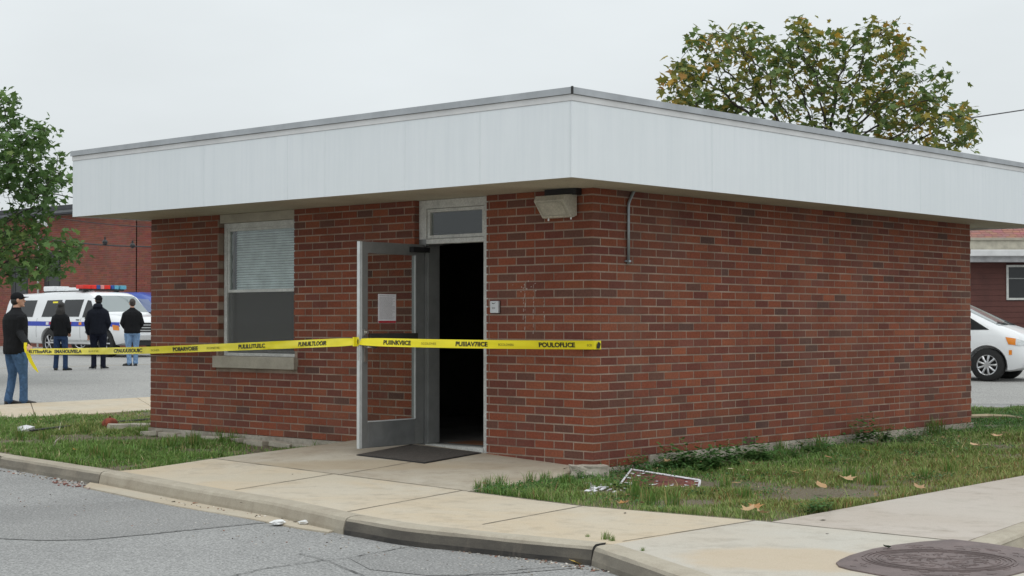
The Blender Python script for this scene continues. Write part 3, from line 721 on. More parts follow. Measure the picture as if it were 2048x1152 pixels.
e_ = MB(); dbox(e_, (.135, .018, zb_d + .26), (DL - .105, .024, zt_d - .115)); e_.build('door_glass', M_GLASSDOOR, door)
zbar = PD(780, 680, 15.9).z
e_ = MB(); dbox(e_, (.12, th + .004, zbar - .065), (DL - .11, th + .03, zbar + .065)); e_.build('push_bar', pm('dark_bronze', (.05, .048, .04), .5), door, bevel=.004)
e_ = MB(); dbox(e_, (DL - .085, th + .002, zbar + .04), (DL - .04, th + .016, zbar + .11)); e_.tube([dm @ Vector((DL - .062, th + .01, zbar + .075)), dm @ Vector((DL - .062, th + .045, zbar + .075))], .016, 12); e_.build('deadbolt', M_CHROME, door, bevel=.002)
e_ = MB(); dbox(e_, (DL - .082, th + .002, zbar - .22), (DL - .045, th + .012, zbar - .02)); hnd = e_.build('handle_plate', M_CHROME, door, bevel=.003)
e_ = MB(); e_.tube([dm @ Vector(q) for q in ((DL - .064, th + .012, zbar - .07), (DL - .064, th + .05, zbar - .07), (DL - .08, th + .06, zbar - .072), (DL - .17, th + .06, zbar - .078))], [.010, .010, .010, .007], 8); e_.build('lever', M_CHROME, hnd, smooth=True)
e_ = MB(); dbox(e_, (DL + .0062, .012, zbar - .2), (DL + .008, .034, zbar + .06)); e_.build('latch_plate', M_CHROME, door)
e_ = MB(); dbox(e_, (-.03, th + .004, zt_d - .085), (.225, th + .06, zt_d - .03)); clo = e_.build('door_closer', M_BLACK, door, bevel=.006)
e_ = MB(); e_.tube([dm @ Vector((.02, th + .05, zt_d - .02)), Vector((jl1 + .2, .1, ztb - .03)), Vector((jl1 + .38, .13, ztb - .01))], .008, 6); e_.build('closer_arm', M_BLACK, clo)
# notice taped to the door glass
nc = MB(); nx0, nx1 = .40, .66
def nq(u0, u1, z0, z1, off): return [dm @ Vector(q) for q in ((u0, off, z0), (u1, off, z0), (u1, off, z1), (u0, off, z1))]
nzt = PD(778, 588, 16.1).z; nzb = PD(778, 646, 16.1).z
nc.box((nx0, .0265, nzb), (nx1, .0275, nzt), dm)
NT = nc.build('paper_notice', M_PAPER); tag(NT, 'white printed notice with a red bottom band taped to the open glass door', 'notice')
NT.location = (0, 0, 0)
rb = MB(); rb.add(nq(nx0 + .002, nx1 - .002, nzb + .001, nzb + .022, .0285), [(0, 1, 2, 3)]); rb.build('red_band', M_RED, NT)
tx = MB(); z = nzt - .02; i = 0
while z > nzb + .03:
    u = nx1 - .018
    while u > nx0 + .02:
        L = rnd.uniform(.006, .022); h = .0028 if i else .005
        tx.add(nq(max(u - L, nx0 + .015), u, z, z + h, .0285), [(0, 1, 2, 3)]); u -= L + .004
        if i and u < nx0 + .06 and rnd.random() < .3: break
    z -= .0098 if i else .016; i += 1
tag(tx.build('printed_line', M_INKG, NT), kind='stuff')
# ------------------------------------------------------------------ things on and by the wall
def text_mesh(s, width, height, bold=.02):
    cu = bpy.data.curves.new('t', 'FONT'); cu.body = s; cu.size = 1; cu.offset = bold; cu.resolution_u = 3
    o = bpy.data.objects.new('t', cu); C.objects.link(o); dg = bpy.context.evaluated_depsgraph_get()
    me = bpy.data.meshes.new_from_object(o.evaluated_get(dg)); v = [x.co.copy() for x in me.vertices]; f = [tuple(p_.vertices) for p_ in me.polygons]
    bpy.data.objects.remove(o); bpy.data.curves.remove(cu); bpy.data.meshes.remove(me)
    x0 = min(q.x for q in v); x1 = max(q.x for q in v); y0_ = min(q.y for q in v); y1_ = max(q.y for q in v)
    return [((q.x - x0) / (x1 - x0) * width, (q.y - y0_) / (y1_ - y0_) * height) for q in v], f
# flood light
fx0 = PY(1083, 430, -.11).x; fx1 = PY(1142, 430, -.11).x; ft = PY(1105, 390, -.22).z; fb = PY(1110, 436, -.11).z
fl = MB(); ww = .012
sec = [(-.02, ft + .015), (-.20, ft), (-.225, ft - .05), (-.10, fb + .005), (-.075, fb), (-.02, fb + .02)]
vs = [(fx0, a, b) for a, b in sec] + [(fx1, a, b) for a, b in sec]; n = len(sec)
fl.add(vs, [tuple(range(n)), tuple(range(n, 2 * n))[::-1]] + [(i, n + i, n + (i + 1) % n, (i + 1) % n) for i in range(n)])
FL = fl.build('wall_light', M_LIGHTB, bevel=.008); tag(FL, 'beige wedge shaped flood light mounted under the eave by the corner', 'wall light')
mb = MB(); mb.box((fx0 + .02, -.09, ft + .004), (fx1 + .04, -.002, ft + .075)); mb.box((fx0 + .03, -.02, fb + .03), (fx1 - .03, -.002, ft + .01)); mb.build('mounting_box', M_BLACK, FL)
lens_c = lambda u, t_, o_: Vector((fx0 + (fx1 - fx0) * u, -.225 + (.125) * t_ - o_, ft - .05 + (fb + .005 - ft + .05) * t_))
mb = MB()
for u0, t0, u1, t1 in ((.08, .1, .92, .13), (.08, .87, .92, .9), (.08, .13, .1, .87), (.9, .13, .92, .87)):
    mb.add([lens_c(u0, t0, .009), lens_c(u1, t0, .009), lens_c(u1, t1, .009), lens_c(u0, t1, .009)], [(0, 1, 2, 3)])
mb.build('lens_rim', pm('aged_rim', (.36, .34, .28), .6), FL)
mb = MB(); mb.cyl((fx0 + .06, -.075, fb - .008), (0, 0, 1), .01, .03, 8); mb.cyl((fx1 - .03, -.075, fb - .006), (0, 0, 1), .008, .025, 8); mb.build('thumbscrew', M_CHROME, FL)
# conduit on the side wall
a = PX(1257, 528, .02); b = PX(1257, 410, .02)
cdm = MB(); cdm.tube([a, (.02, a.y, b.z - .02), (.02, a.y + .006, b.z + .02), (.02, a.y + .03, b.z + .06), (.02, a.y + .07, ZS - .02), (.02, a.y + .10, ZS + .01)], .0145, 10)
CN = cdm.build('conduit', M_CONDUIT, smooth=True); tag(CN, 'short grey steel conduit bending up into the soffit on the side wall', 'conduit')
mb = MB(); mb.box((.0, a.y - .035, a.z + .02), (.012, a.y + .035, a.z + .035)); mb.box((.012, a.y - .018, a.z + .018), (.038, a.y + .018, a.z + .037)); mb.build('strap', M_CONDUIT, CN)
# card reader
c0 = PY(981, 626, -.02); c1 = PY(997, 602, -.02)
mb = MB(); mb.box((c0.x, -.028, c0.z), (c1.x + .002, .003, c1.z)); CRD = mb.build('card_reader', M_READER, bevel=.006); tag(CRD, 'small pale grey card reader box fixed to brick right of the doorway', 'card reader')
mb = MB(); mb.box((c0.x - .004, -.008, c0.z - .006), (c1.x + .008, .0, c1.z + .004)); mb.build('back_plate', M_BLACK, CRD)
cw = c1.x - c0.x; pts = [(c0.x + cw * (.25 + .45 * t_), -.0295, c1.z - .028 + .010 * (t_ - .5) ** 2 * 4 + .004 * t_) for t_ in [i / 8 for i in range(9)]]
lg = MB()
for i in range(8):
    w0 = .002 + .006 * (1 - abs(i - 1.5) / 8); p0_, p1_ = pts[i], pts[i + 1]; lg.add([(p0_[0], p0_[1], p0_[2] - w0 / 2), (p1_[0], p1_[1], p1_[2] - w0 / 2), (p1_[0], p1_[1], p1_[2] + w0 / 2), (p0_[0], p0_[1], p0_[2] + w0 / 2)], [(0, 1, 2, 3)])
for r_ in range(2):
    for q in range(4): lg.add([(c0.x + cw * (.28 + .1 * q) + dx, -.0295, c0.z + .05 - .010 * r_ + dz) for dx, dz in ((0, 0), (.007, 0), (.007, .005), (0, .005))], [(0, 1, 2, 3)])
lg.build('printed_mark', M_INK, CRD)
# door mat
mp = [W2(a, b) for a, b in ((717, 911), (849, 927), (959, 907), (822, 891))]
mtm = pm('brown_ribbed_mat', (.085, .072, .062), .95, .15, 30., 160, .9, 220)
mt = MB(); n_ = 34
for i in range(n_):
    a = mp[0].lerp(mp[1], (i + .06) / n_); b = mp[3].lerp(mp[2], (i + .06) / n_); a2 = mp[0].lerp(mp[1], (i + .94) / n_); b2 = mp[3].lerp(mp[2], (i + .94) / n_)
    lo = [(v.x, v.y, zc(v.x, v.y) + .001) for v in (a, a2, b2, b)]; hi = [(v.x, v.y, v_ + .012) for v, v_ in zip((a, a2, b2, b), [l[2] for l in lo])]
    mt.add(lo + hi, [(0, 3, 2, 1), (4, 5, 6, 7), (0, 1, 5, 4), (1, 2, 6, 5), (2, 3, 7, 6), (3, 0, 4, 7)])
MT = mt.build('door_mat', mtm); tag(MT, 'dark brown rectangular doormat lying in front of the open door', 'doormat')
bd = MB(); cc = sum(mp, Vector()) / 4
inn = [v + (cc - v) * .0 for v in mp]; outr = [v + (v - cc).normalized() * .02 for v in mp]
for i in range(4):
    j = (i + 1) % 4; vs = [inn[i], inn[j], outr[j], outr[i]]; lo = [(v.x, v.y, zc(v.x, v.y) + .0015) for v in vs]; hi = [(l[0], l[1], l[2] + .0085) for l in lo]
    bd.add(lo + hi, [(0, 3, 2, 1), (4, 5, 6, 7), (0, 1, 5, 4), (1, 2, 6, 5), (2, 3, 7, 6), (3, 0, 4, 7)])
bd.build('rubber_border', M_BLACK, MT)
# ------------------------------------------------------------------ barrier tape
HAND = PD(56, 703, 25.2)
DE = dm @ Vector((DL + .012, .02, 0)); DE.z = PD(715, 684, 15.6).z
CE = Vector((.012, -.012, PD(1186, 690, 15.0).z))
TH = .041
LC = PD(302, 698, depth((FX0 - .03, -.03)) ); LC = Vector((FX0 - .012, -.022, LC.z))
def tape_run(name, A, B, label, texts, extra=None, group=None, hand=False):
    mid = [A, LC, B] if hand else [A, B]
    Ls = [(mid[i + 1] - mid[i]).length for i in range(len(mid) - 1)]; L = sum(Ls); d = (B - A).normalized(); side = Vector((d.y, -d.x, 0)).normalized()   # towards the camera
    def base_pt(u):
        u = max(0, min(L, u))
        for i, l_ in enumerate(Ls):
            if u <= l_ or i == len(Ls) - 1: return mid[i].lerp(mid[i + 1], u / l_)
            u -= l_
    h0, h1 = (TH * 1.12, TH) if hand else (TH, TH)
    def f(u, v, off=0.):
        t_ = u / L; hh = h0 * (1 - t_) + h1 * t_
        # the tape is pinched at its ends, ripples a little and leans
        pinch = 1 - .35 * math.exp(-u / .10) - (.35 * math.exp(-(L - u) / .10) if hand else 0)
        rip = .018 * mnoise.noise(Vector((u * 1.1, 0, 3 + L))) + .007 * mnoise.noise(Vector((u * 3.1, v * 1.5, L)))
        lean = .022 * mnoise.noise(Vector((u * .5, 9, L))) * v
        sag = -.03 * math.sin(math.pi * t_) * (1 if hand else .25)
        if hand: q_ = clamp(abs(u - Ls[0]) / .5); rip = (rip + .014) * q_; lean *= q_; sag *= .5
        p_ = base_pt(u) + side * (rip + lean + off * 1.0) + Vector((0, 0, v * hh * pinch + sag)); return p_
    n_ = int(L / .06); m_ = MB(); vs = []; rows = 5
    for i in range(n_ + 1):
        for r_ in range(rows): vs.append(f(L * i / n_, -1 + 2 * r_ / (rows - 1)))
    if extra:
        for e in extra:
            for r_ in range(rows): vs.append(Vector(e) + Vector((0, 0, (-1 + 2 * r_ / (rows - 1)) * TH)))
    k = n_ + 1 + (len(extra) if extra else 0)
    m_.add(vs, [(i * rows + r_, (i + 1) * rows + r_, (i + 1) * rows + r_ + 1, i * rows + r_ + 1) for i in range(k - 1) for r_ in range(rows - 1)])
    T_ = m_.build(name, M_YEL, smooth=True); tag(T_, label, 'barrier tape', group)
    for (s, px0, px1, big, mat) in texts:
        # where the printed word starts and ends along the run
        def u_at(px):
            lo, hi = 0., L
            for _ in range(40):
                m2 = (lo + hi) / 2; q_ = base_pt(m2); sx = CX + F * lat(q_) / depth(q_)
                if sx < px: lo = m2
                else: hi = m2
            return lo
        u0, u1 = u_at(px0), u_at(px1); hgt = 1.12 if big else .55
        pts, fs = text_mesh(s, 1, 1, .035 if big else .01)
        vs = [f(u0 + (u1 - u0) * a, -hgt / 2 + hgt * b - (.0 if big else .05), .004) for a, b in pts]
        vs2 = [f(u0 + (u1 - u0) * a, -hgt / 2 + hgt * b, -.004) for a, b in pts]
        mk('lettering', vs, fs, mat, T_)
    return T_
G_ = M_INKG
M_INKG2 = pm('faded_print', (.30, .26, .03), .7)
tape_run('barrier_tape', HAND, DE, 'yellow printed tape run from the standing man to the door edge',
   [('ELYTEcoAFLin', 60, 105, True, M_INK), ('EMANOLIVIELA', 112, 166, True, M_INK), ('SUSTIS', 180, 200, False, M_INKG2), ('CPAUUUSOUIC', 231, 286, True, M_INK), ('SCNES', 303, 320, False, M_INKG2),
    ('POIIARVOIEE', 348, 400, True, M_INK), ('SCONETRS', 417, 442, False, M_INKG2), ("PULILLITUILC", 479, 533, True, M_INK), ("PLINUILTLOOIR", 600, 658, True, M_INK)], hand=True, group='police tape')
tape_run('barrier_tape', DE, CE, 'yellow printed tape crossing the open doorway to the brick corner',
   [('PUIINKVIICE', 767, 822, True, M_INK), ('SCOLOVES', 843, 872, False, M_INKG2), ('PUIIIAV7IICE', 911, 975, True, M_INK), ('BCCOLOWERS', 997, 1028, False, M_INKG2), ('POULOFLICE', 1078, 1150, True, M_INK), ('ECR', 1174, 1184, False, M_INKG2)],
   extra=[(.014, .02, CE.z), (.008, .11, CE.z - .001)], group='police tape')
kn = MB(); kn.ball(DE + Vector((0, 0, 0)), (.022, .022, .045), 8, 6); kn.box((-.016, -.05, -.045), (.004, .03, .045), Matrix.Translation(DE + Vector((0, -.002, 0))))
KN = kn.build('tape_knot', M_YEL); tag(KN, 'crumpled knot of yellow tape around the free edge of the door', 'tape knot')
m_ = MB(); m_.add([Vector((.0215, .028, CE.z - .03)), Vector((.0205, .075, CE.z - .036)), Vector((.0195, .092, CE.z + .01)), Vector((.0205, .06, CE.z + .032)), Vector((.0215, .034, CE.z + .006))], [(0, 1, 2, 3, 4)]); m_.build('black_print', M_INK, KN)
mb = MB(); mb.ball(DE + Vector((.025, -.02, .005)), (.008, .006, .03), 6, 5); mb.build('black_print', M_INK, KN)
# loose end hanging from the man's hand
tl = MB(); c = HAND; pts = [(0, 0, 0, .05), (.02, 0, -.06, .05), (.06, 0, -.16, .045), (.12, 0, -.26, .04), (.17, 0, -.33, .012)]
vs = []
for a, _, z_, w_ in pts:
    o_ = c + RT * a + Vector((0, 0, z_)); vs += [o_ - RT * w_ * .8 - Vector((0, 0, w_ * .2)), o_ + RT * w_ * .5 + Vector((0, 0, w_ * .3)) - FW * .02]
tl.add(vs, [(2 * i, 2 * i + 1, 2 * i + 3, 2 * i + 2) for i in range(4)])
vs = []
for a, z_, w_ in ((-.02, -.02, .03), (-.03, .06, .045), (-.035, .14, .035)):
    o_ = c + RT * a + Vector((0, 0, z_)); vs += [o_ - RT * w_ * .6 - FW * .03, o_ + RT * w_ * .8 - FW * .03]
tl.add(vs, [(0, 1, 3, 2), (2, 3, 5, 4)])
tag(tl.build('tape_end', M_YEL), 'loose yellow tape tail dangling below the hand of the man', 'barrier tape', 'police tape')

# ------------------------------------------------------------------ people
def rings_add(bm_v, bm_f, ringsl, n=16):
    """loft of ellipses: (centre, rx, ry, axis_x, axis_y)"""
    b = len(bm_v)
    for c, rx, ry, ax, ay in ringsl:
        for k in range(n):
            th = 2 * math.pi * k / n; bm_v.append(Vector(c) + ax * (rx * math.cos(th)) + ay * (ry * math.sin(th)))
    m = len(ringsl)
    for i in range(m - 1):
        for k in range(n): bm_f.append((b + i * n + k, b + i * n + (k + 1) % n, b + (i + 1) * n + (k + 1) % n, b + (i + 1) * n + k))
    bm_f.append(tuple(b + k for k in range(n))[::-1]); bm_f.append(tuple(b + (m - 1) * n + k for k in range(n)))
class Blob:
    def __init__(s): s.v = []; s.f = []
    def torso(s, lst, n=18):
        rings_add(s.v, s.f, [(Vector((x, y, z)), rx, ry, Vector((1, 0, 0)), Vector((0, 1, 0))) for x, y, z, rx, ry in lst], n)
    def limb(s, pts, rs, n=12, flat=1.):
        pts = [Vector(p_) for p_ in pts]
        # round the ends
        d0 = (pts[0] - pts[1]).normalized(); d1 = (pts[-1] - pts[-2]).normalized()
        P_ = [pts[0] + d0 * rs[0] * .85] + pts + [pts[-1] + d1 * rs[-1] * .85]; Rr = [rs[0] * .45] + list(rs) + [rs[-1] * .45]
        out = []
        for i, p_ in enumerate(P_):
            t_ = (P_[min(i + 1, len(P_) - 1)] - P_[max(i - 1, 0)]).normalized()
            a = t_.cross(Vector((0, 1, .01)));
            if a.length < .1: a = t_.cross(Vector((1, 0, 0)))
            a.normalize(); b_ = t_.cross(a).normalized(); out.append((p_, Rr[i], Rr[i] * flat, a, b_))
        rings_add(s.v, s.f, out, n)
    def ball(s, c, r, M=None):
        m_ = MB(); m_.ball(c, r, 16, 10, M); b = len(s.v); s.v += [Vector(q) for q in m_.v]; s.f += [tuple(b + i for i in f) for f in m_.f]
    def done(s, name, mat, parent, voxel=.012, smooth=4, dec=.5):
        me = bpy.data.meshes.new(name); me.from_pydata([tuple(q) for q in s.v], [], s.f); me.update()
        bm = bmesh.new(); bm.from_mesh(me); bmesh.ops.recalc_face_normals(bm, faces=bm.faces); bm.to_mesh(me); bm.free()
        o = bpy.data.objects.new(name, me); C.objects.link(o)
        r_ = o.modifiers.new('r', 'REMESH'); r_.mode = 'VOXEL'; r_.voxel_size = voxel
        if smooth: sm_ = o.modifiers.new('s', 'SMOOTH'); sm_.factor = .5; sm_.iterations = smooth
        if dec < 1: de = o.modifiers.new('d', 'DECIMATE'); de.ratio = dec
        dg = bpy.context.evaluated_depsgraph_get(); nm = bpy.data.meshes.new_from_object(o.evaluated_get(dg)); o.modifiers.clear(); o.data = nm; bpy.data.meshes.remove(me)
        nm.polygons.foreach_set('use_smooth', [True] * len(nm.polygons)); nm.materials.clear(); nm.materials.append(mat); nm.name = name; o.name = name
        o.parent = parent; return o
def cloth(name, col, folds=(9, 9, 5), st=.7):
    m, t, b = newmat(name); v = pos(t, folds); n = noise_node(t, v, 1., 4, .6, .6); n2 = noise_node(t, pos(t), 300, 2)
    c = mixc(t, n, tuple(x * .75 for x in col), tuple(x * 1.3 for x in col)); t.links.new(c, b.inputs['Base Color'])
    b.inputs['Roughness'].default_value = .9; b.inputs['Specular IOR Level'].default_value = .15; bump(t, b, n, st, .05); return m
def denim(name, col):
    m, t, b = newmat(name); v = pos(t, (8, 8, 6)); n = noise_node(t, v, 1.3, 4, .6, 1.2); n2 = noise_node(t, pos(t), 3.5, 3)
    c = mixc(t, ramp(t, n, .35, .7), col, tuple(min(1, x * 1.6) for x in col)); c = mixc(t, ramp(t, n2, .5, .8, 0, .4), c, tuple(x * .6 for x in col)); t.links.new(c, b.inputs['Base Color'])
    b.inputs['Roughness'].default_value = .9; b.inputs['Specular IOR Level'].default_value = .15; bump(t, b, n, .9, .05); return m
M_SKIN = pm('skin', (.52, .29, .20), .55, .06, 12.)
M_JK = cloth('black_jacket_cloth', (.012, .0125, .014)); M_JN = cloth('navy_hoodie_cloth', (.011, .013, .020))
M_J1 = denim('mid_blue_denim', (.055, .105, .19)); M_J2 = denim('dark_blue_denim', (.022, .04, .085)); M_J3 = denim('black_denim', (.010, .012, .022)); M_J4 = denim('light_blue_denim', (.16, .255, .40))
M_SHOE = pm('dark_shoe', (.03, .028, .026), .6); M_SOLE = pm('pale_sole', (.45, .45, .45), .6); M_SOLD = pm('dark_sole', (.02, .02, .02), .7)
M_HAIRD = pm('dark_hair', (.012, .009, .007), .5, .3, 40., None, .8, 120, stretch=(1, 1, .15)); M_HAIRB = pm('brown_grey_hair', (.055, .042, .034), .6, .3, 40., None, .8, 120)
M_CAP = cloth('black_cap_cloth', (.012, .012, .014), (20, 20, 20), .2)
def person(px, py, heading, height, label, hand_r, hand_l, elb_r, elb_l, mats, head_yaw=0, look='hair', feet=((.11, .02, 0), (-.11, 0, 0)), wide=1., hem=.84, group=None, soles=None, hood=False, vox=.012, finger=False):
    """heading: unit vector the person faces; local +y = front, +x = the person's right"""
    base = P(px, py, zroad)
    base.z = zroad(base.x, base.y) + .004
    k = height / 1.78
    o = empty('person', base, label, 'person', group, rz=math.atan2(-heading.x, heading.y)); o.scale = (k, k, k)
    W = wide; skinm, jk, tr, sh, hat = mats
    (fxr, fyr, far), (fxl, fyl, fal) = feet
    hipr, hipl = Vector((.09 * W, 0, .90)), Vector((-.09 * W, 0, .90))
    ar, al = Vector((fxr, fyr, .09)), Vector((fxl, fyl, .09))
    kr = hipr.lerp(ar, .52) + Vector((.005, .025, 0)); kl = hipl.lerp(al, .52) + Vector((-.005, .025, 0))
    shr, shl = Vector((.152 * W, -.012, 1.372)), Vector((-.158 * W, -.012, 1.372))
    hc = Vector((0, .025, 1.655)); hy = Matrix.Rotation(head_yaw, 3, 'Z')
    b = Blob()                                                   # the body: one continuous figure
    b.torso([(0, 0, .84, .15, .10), (0, 0, .95, .155, .105), (0, 0, 1.08, .135, .09), (0, 0, 1.25, .155, .10), (0, 0, 1.38, .165, .095), (0, 0, 1.45, .12, .07), (0, .0, 1.49, .062, .06), (0, .008, 1.54, .054, .056), (0, .015, 1.60, .052, .054)])
    for A, B_, D_, in ((hipr, kr, ar), (hipl, kl, al)): b.limb([A, B_, D_], [.075, .05, .038])
    for A, B_, H in ((shr, elb_r, hand_r), (shl, elb_l, hand_l)):
        A = Vector(A); B_ = Vector(B_); H = Vector(H); b.limb([A, B_, H], [.045, .036, .026])
        d = (H - B_).normalized(); s_ = d.cross(Vector((0, 0, 1)));
        s_ = s_.normalized() if s_.length > .05 else Vector((0, 1, 0)); up_ = s_.cross(d).normalized()
        b.limb([H, H + d * .045, H + d * .085], [.028, .038, .034], flat=.5)       # palm
        for fi in range(4):                                                           # four unequal curled fingers
            o_ = s_ * (-.03 + .02 * fi); Lf = (.062, .074, .07, .055)[fi]; r0 = H + d * .085 + o_
            b.limb([r0, r0 + d * Lf * .5 - up_ * .012, r0 + d * Lf * .75 - up_ * .035, r0 + d * Lf * .7 - up_ * .055], [.0105, .010, .009, .008], 8)
        t0 = H + d * .03 + s_ * .03 * (1 if A.x < 0 else -1); b.limb([t0, t0 + d * .03 + s_ * .02 * (1 if A.x < 0 else -1) - up_ * .01, t0 + d * .06 - up_ * .025], [.013, .011, .009], 8)
    hm = hy.to_4x4()
    b.ball(hc, (.076, .094, .113), hm); b.ball(hc + hy @ Vector((0, .035, -.055)), (.056, .06, .062), hm)          # skull and jaw
    b.ball(hc + hy @ Vector((0, .098, -.02)), (.013, .024, .024), hm); b.ball(hc + hy @ Vector((0, .092, .025)), (.045, .016, .013), hm)   # nose, brow
    b.ball(hc + hy @ Vector((0, .092, -.062)), (.026, .012, .011), hm); b.ball(hc + hy @ Vector((0, .085, -.098)), (.028, .022, .018), hm)  # lips, chin
    for s_ in (-1, 1): b.ball(hc + hy @ Vector((.078 * s_, -.008, -.012)), (.012, .022, .034), hm)
    b.done('body', skinm, o, voxel=vox * .75, smooth=1, dec=.4)
    for s_ in (-1, 1):
        e = MB(); e.ball(hc + hy @ Vector((.031 * s_, .0885, .004)), (.013, .008, .008), 8, 6, hm); e.build('eye', pm('eye_white', (.6, .58, .55), .2) if 'eye_white' not in bpy.data.materials else bpy.data.materials['eye_white'], o, True, True)
    j = Blob()
    j.torso([(0, -.005, hem, .185 * W, .132 * W), (0, -.005, hem + .05, .192 * W, .14 * W), (0, -.005, 1.05, .182 * W, .134 * W), (0, -.012, 1.22, .198 * W, .140 * W), (0, -.015, 1.34, .205 * W, .138 * W), (0, -.012, 1.42, .185 * W, .118 * W), (0, -.008, 1.47, .12 * W, .09), (0, 0, 1.51, .078, .078), (0, .002, 1.535, .070, .074)])
    for A, B_, H in ((shr, Vector(elb_r), Vector(hand_r)), (shl, Vector(elb_l), Vector(hand_l))):
        j.limb([A + Vector((0, 0, -.01)), A.lerp(B_, .5), B_, B_.lerp(H, .5), H - (H - B_).normalized() * .01], [.075 * W ** .5, .068, .062, .056, .046], 14)
    if hood: j.torso([(0, -.085, 1.44, .10, .05), (0, -.10, 1.49, .12, .065), (0, -.085, 1.545, .11, .06), (0, -.06, 1.58, .07, .04)])
    jo = j.done('jacket', jk, o, voxel=vox, smooth=3, dec=.5)
    t_ = Blob(); t_.torso([(0, 0, .80, .165 * W, .118), (0, 0, .88, .172 * W, .125), (0, 0, .98, .160 * W, .115), (0, 0, 1.02, .15 * W, .11)])
    for A, B_, D_, s_ in ((hipr, kr, ar, 1), (hipl, kl, al, -1)):
        t_.limb([A + Vector((0, 0, -.06)), A.lerp(B_, .45), B_, B_.lerp(D_, .5), D_ + Vector((0, -.01, .03)), D_ + Vector((0, -.012, -.02))], [.10 * W, .088 * W, .069, .064, .064, .070], 14)
    t_.done('trousers', tr, o, voxel=vox, smooth=2, dec=.5)
    for A, an in ((ar, far), (al, fal)):
        s_ = Blob(); rm_ = Matrix.Rotation(an, 3, 'Z')
        rings_add(s_.v, s_.f, [(Vector((A.x, A.y, 0)) + rm_ @ Vector((0, yy, zz)), rx, rz_, rm_ @ Vector((1, 0, 0)), Vector((0, 0, 1))) for yy, zz, rx, rz_ in ((-.075, .045, .022, .028), (-.06, .05, .036, .045), (-.01, .055, .040, .052), (.05, .046, .043, .040), (.12, .038, .046, .029), (.17, .034, .038, .022), (.195, .032, .020, .014))], 14)
        so2 = s_.done('shoe', sh, o, voxel=.009, smooth=1, dec=.6)
        m_ = MB(); poly = [rm_ @ Vector(q) for q in ((-.036, -.07, 0), (.036, -.07, 0), (.044, 0, 0), (.05, .1, 0), (.038, .185, 0), (0, .205, 0), (-.038, .185, 0), (-.05, .1, 0), (-.044, 0, 0))]
        m_.prism([(A.x + q.x, A.y + q.y) for q in poly], .0, .022); m2 = m_.build('sole', soles or M_SOLD, None, False, True); m2.parent = so2
    def hv(x, y_, z_): return hc + hy @ Vector((x, y_, z_))
    if look == 'cap':
        c_ = MB(); c_.ball(hv(0, -.008, .035), (.086, .104, .086), 18, 10, hm); cap = c_.build('cap', hat, o, True, True)
        v = []; 
        for q in range(9):
            th = math.pi * q / 8; v += [hv(.07 * math.cos(th), .075 + .0, .045 + .008 * math.sin(th)), hv(.072 * math.cos(th), .085 + .085 * math.sin(th), .032 + .014 * math.sin(th))]
        v += [q - Vector((0, 0, .006)) for q in v]
        f_ = [(2 * q, 2 * q + 2, 2 * q + 3, 2 * q + 1) for q in range(8)] + [(18 + 2 * q, 18 + 2 * q + 1, 18 + 2 * q + 3, 18 + 2 * q + 2) for q in range(8)] + [(2 * q + 1, 2 * q + 3, 18 + 2 * q + 3, 18 + 2 * q + 1) for q in range(8)]
        br = mk('brim', v, f_, hat, None, True); br.parent = cap
        h_ = MB(); h_.ball(hv(0, -.03, -.02), (.080, .078, .078), 14, 8, hm); h_.build('hair', M_HAIRD, o, True, True)
    elif look == 'long':
        h_ = Blob(); h_.ball(hv(0, -.015, .02), (.095, .108, .108)); h_.limb([hv(0, -.05, .0), hv(0, -.085, -.12), hv(.01, -.10, -.24), hv(0, -.10, -.33)], [.09, .095, .085, .05], 14, .55)
        h_.limb([hv(.06, -.04, -.02), hv(.085, -.06, -.15), hv(.07, -.09, -.27)], [.04, .045, .03], 10); h_.limb([hv(-.06, -.04, -.02), hv(-.088, -.06, -.15), hv(-.075, -.09, -.25)], [.04, .045, .03], 10)
        h_.done('hair', hat, o, .01, 2, .5)
    elif look == 'beanie':
        h_ = MB(); h_.ball(hv(0, -.012, .03), (.088, .103, .095), 18, 10, hm); cp = h_.build('cap', hat, o, True, True)
        h_ = MB(); h_.ball(hv(-.055, .07, .045), (.05, .055, .012), 12, 6, hm); q = h_.build('brim', hat, None, True); q.parent = cp
        h_ = MB(); h_.ball(hv(0, -.03, -.02), (.080, .076, .075), 14, 8, hm); h_.build('hair', M_HAIRD, o, True, True)
    else:
        h_ = MB(); h_.ball(hv(0, -.016, .022), (.082, .098, .100), 18, 10, hm); h_.ball(hv(0, -.035, -.028), (.074, .068, .06), 14, 8, hm); h_.build('hair', hat, o, True, True)
    return o
HR = RT.copy(); HB = FW.copy()
h1 = (HR * .78 + HB * .62).normalized()
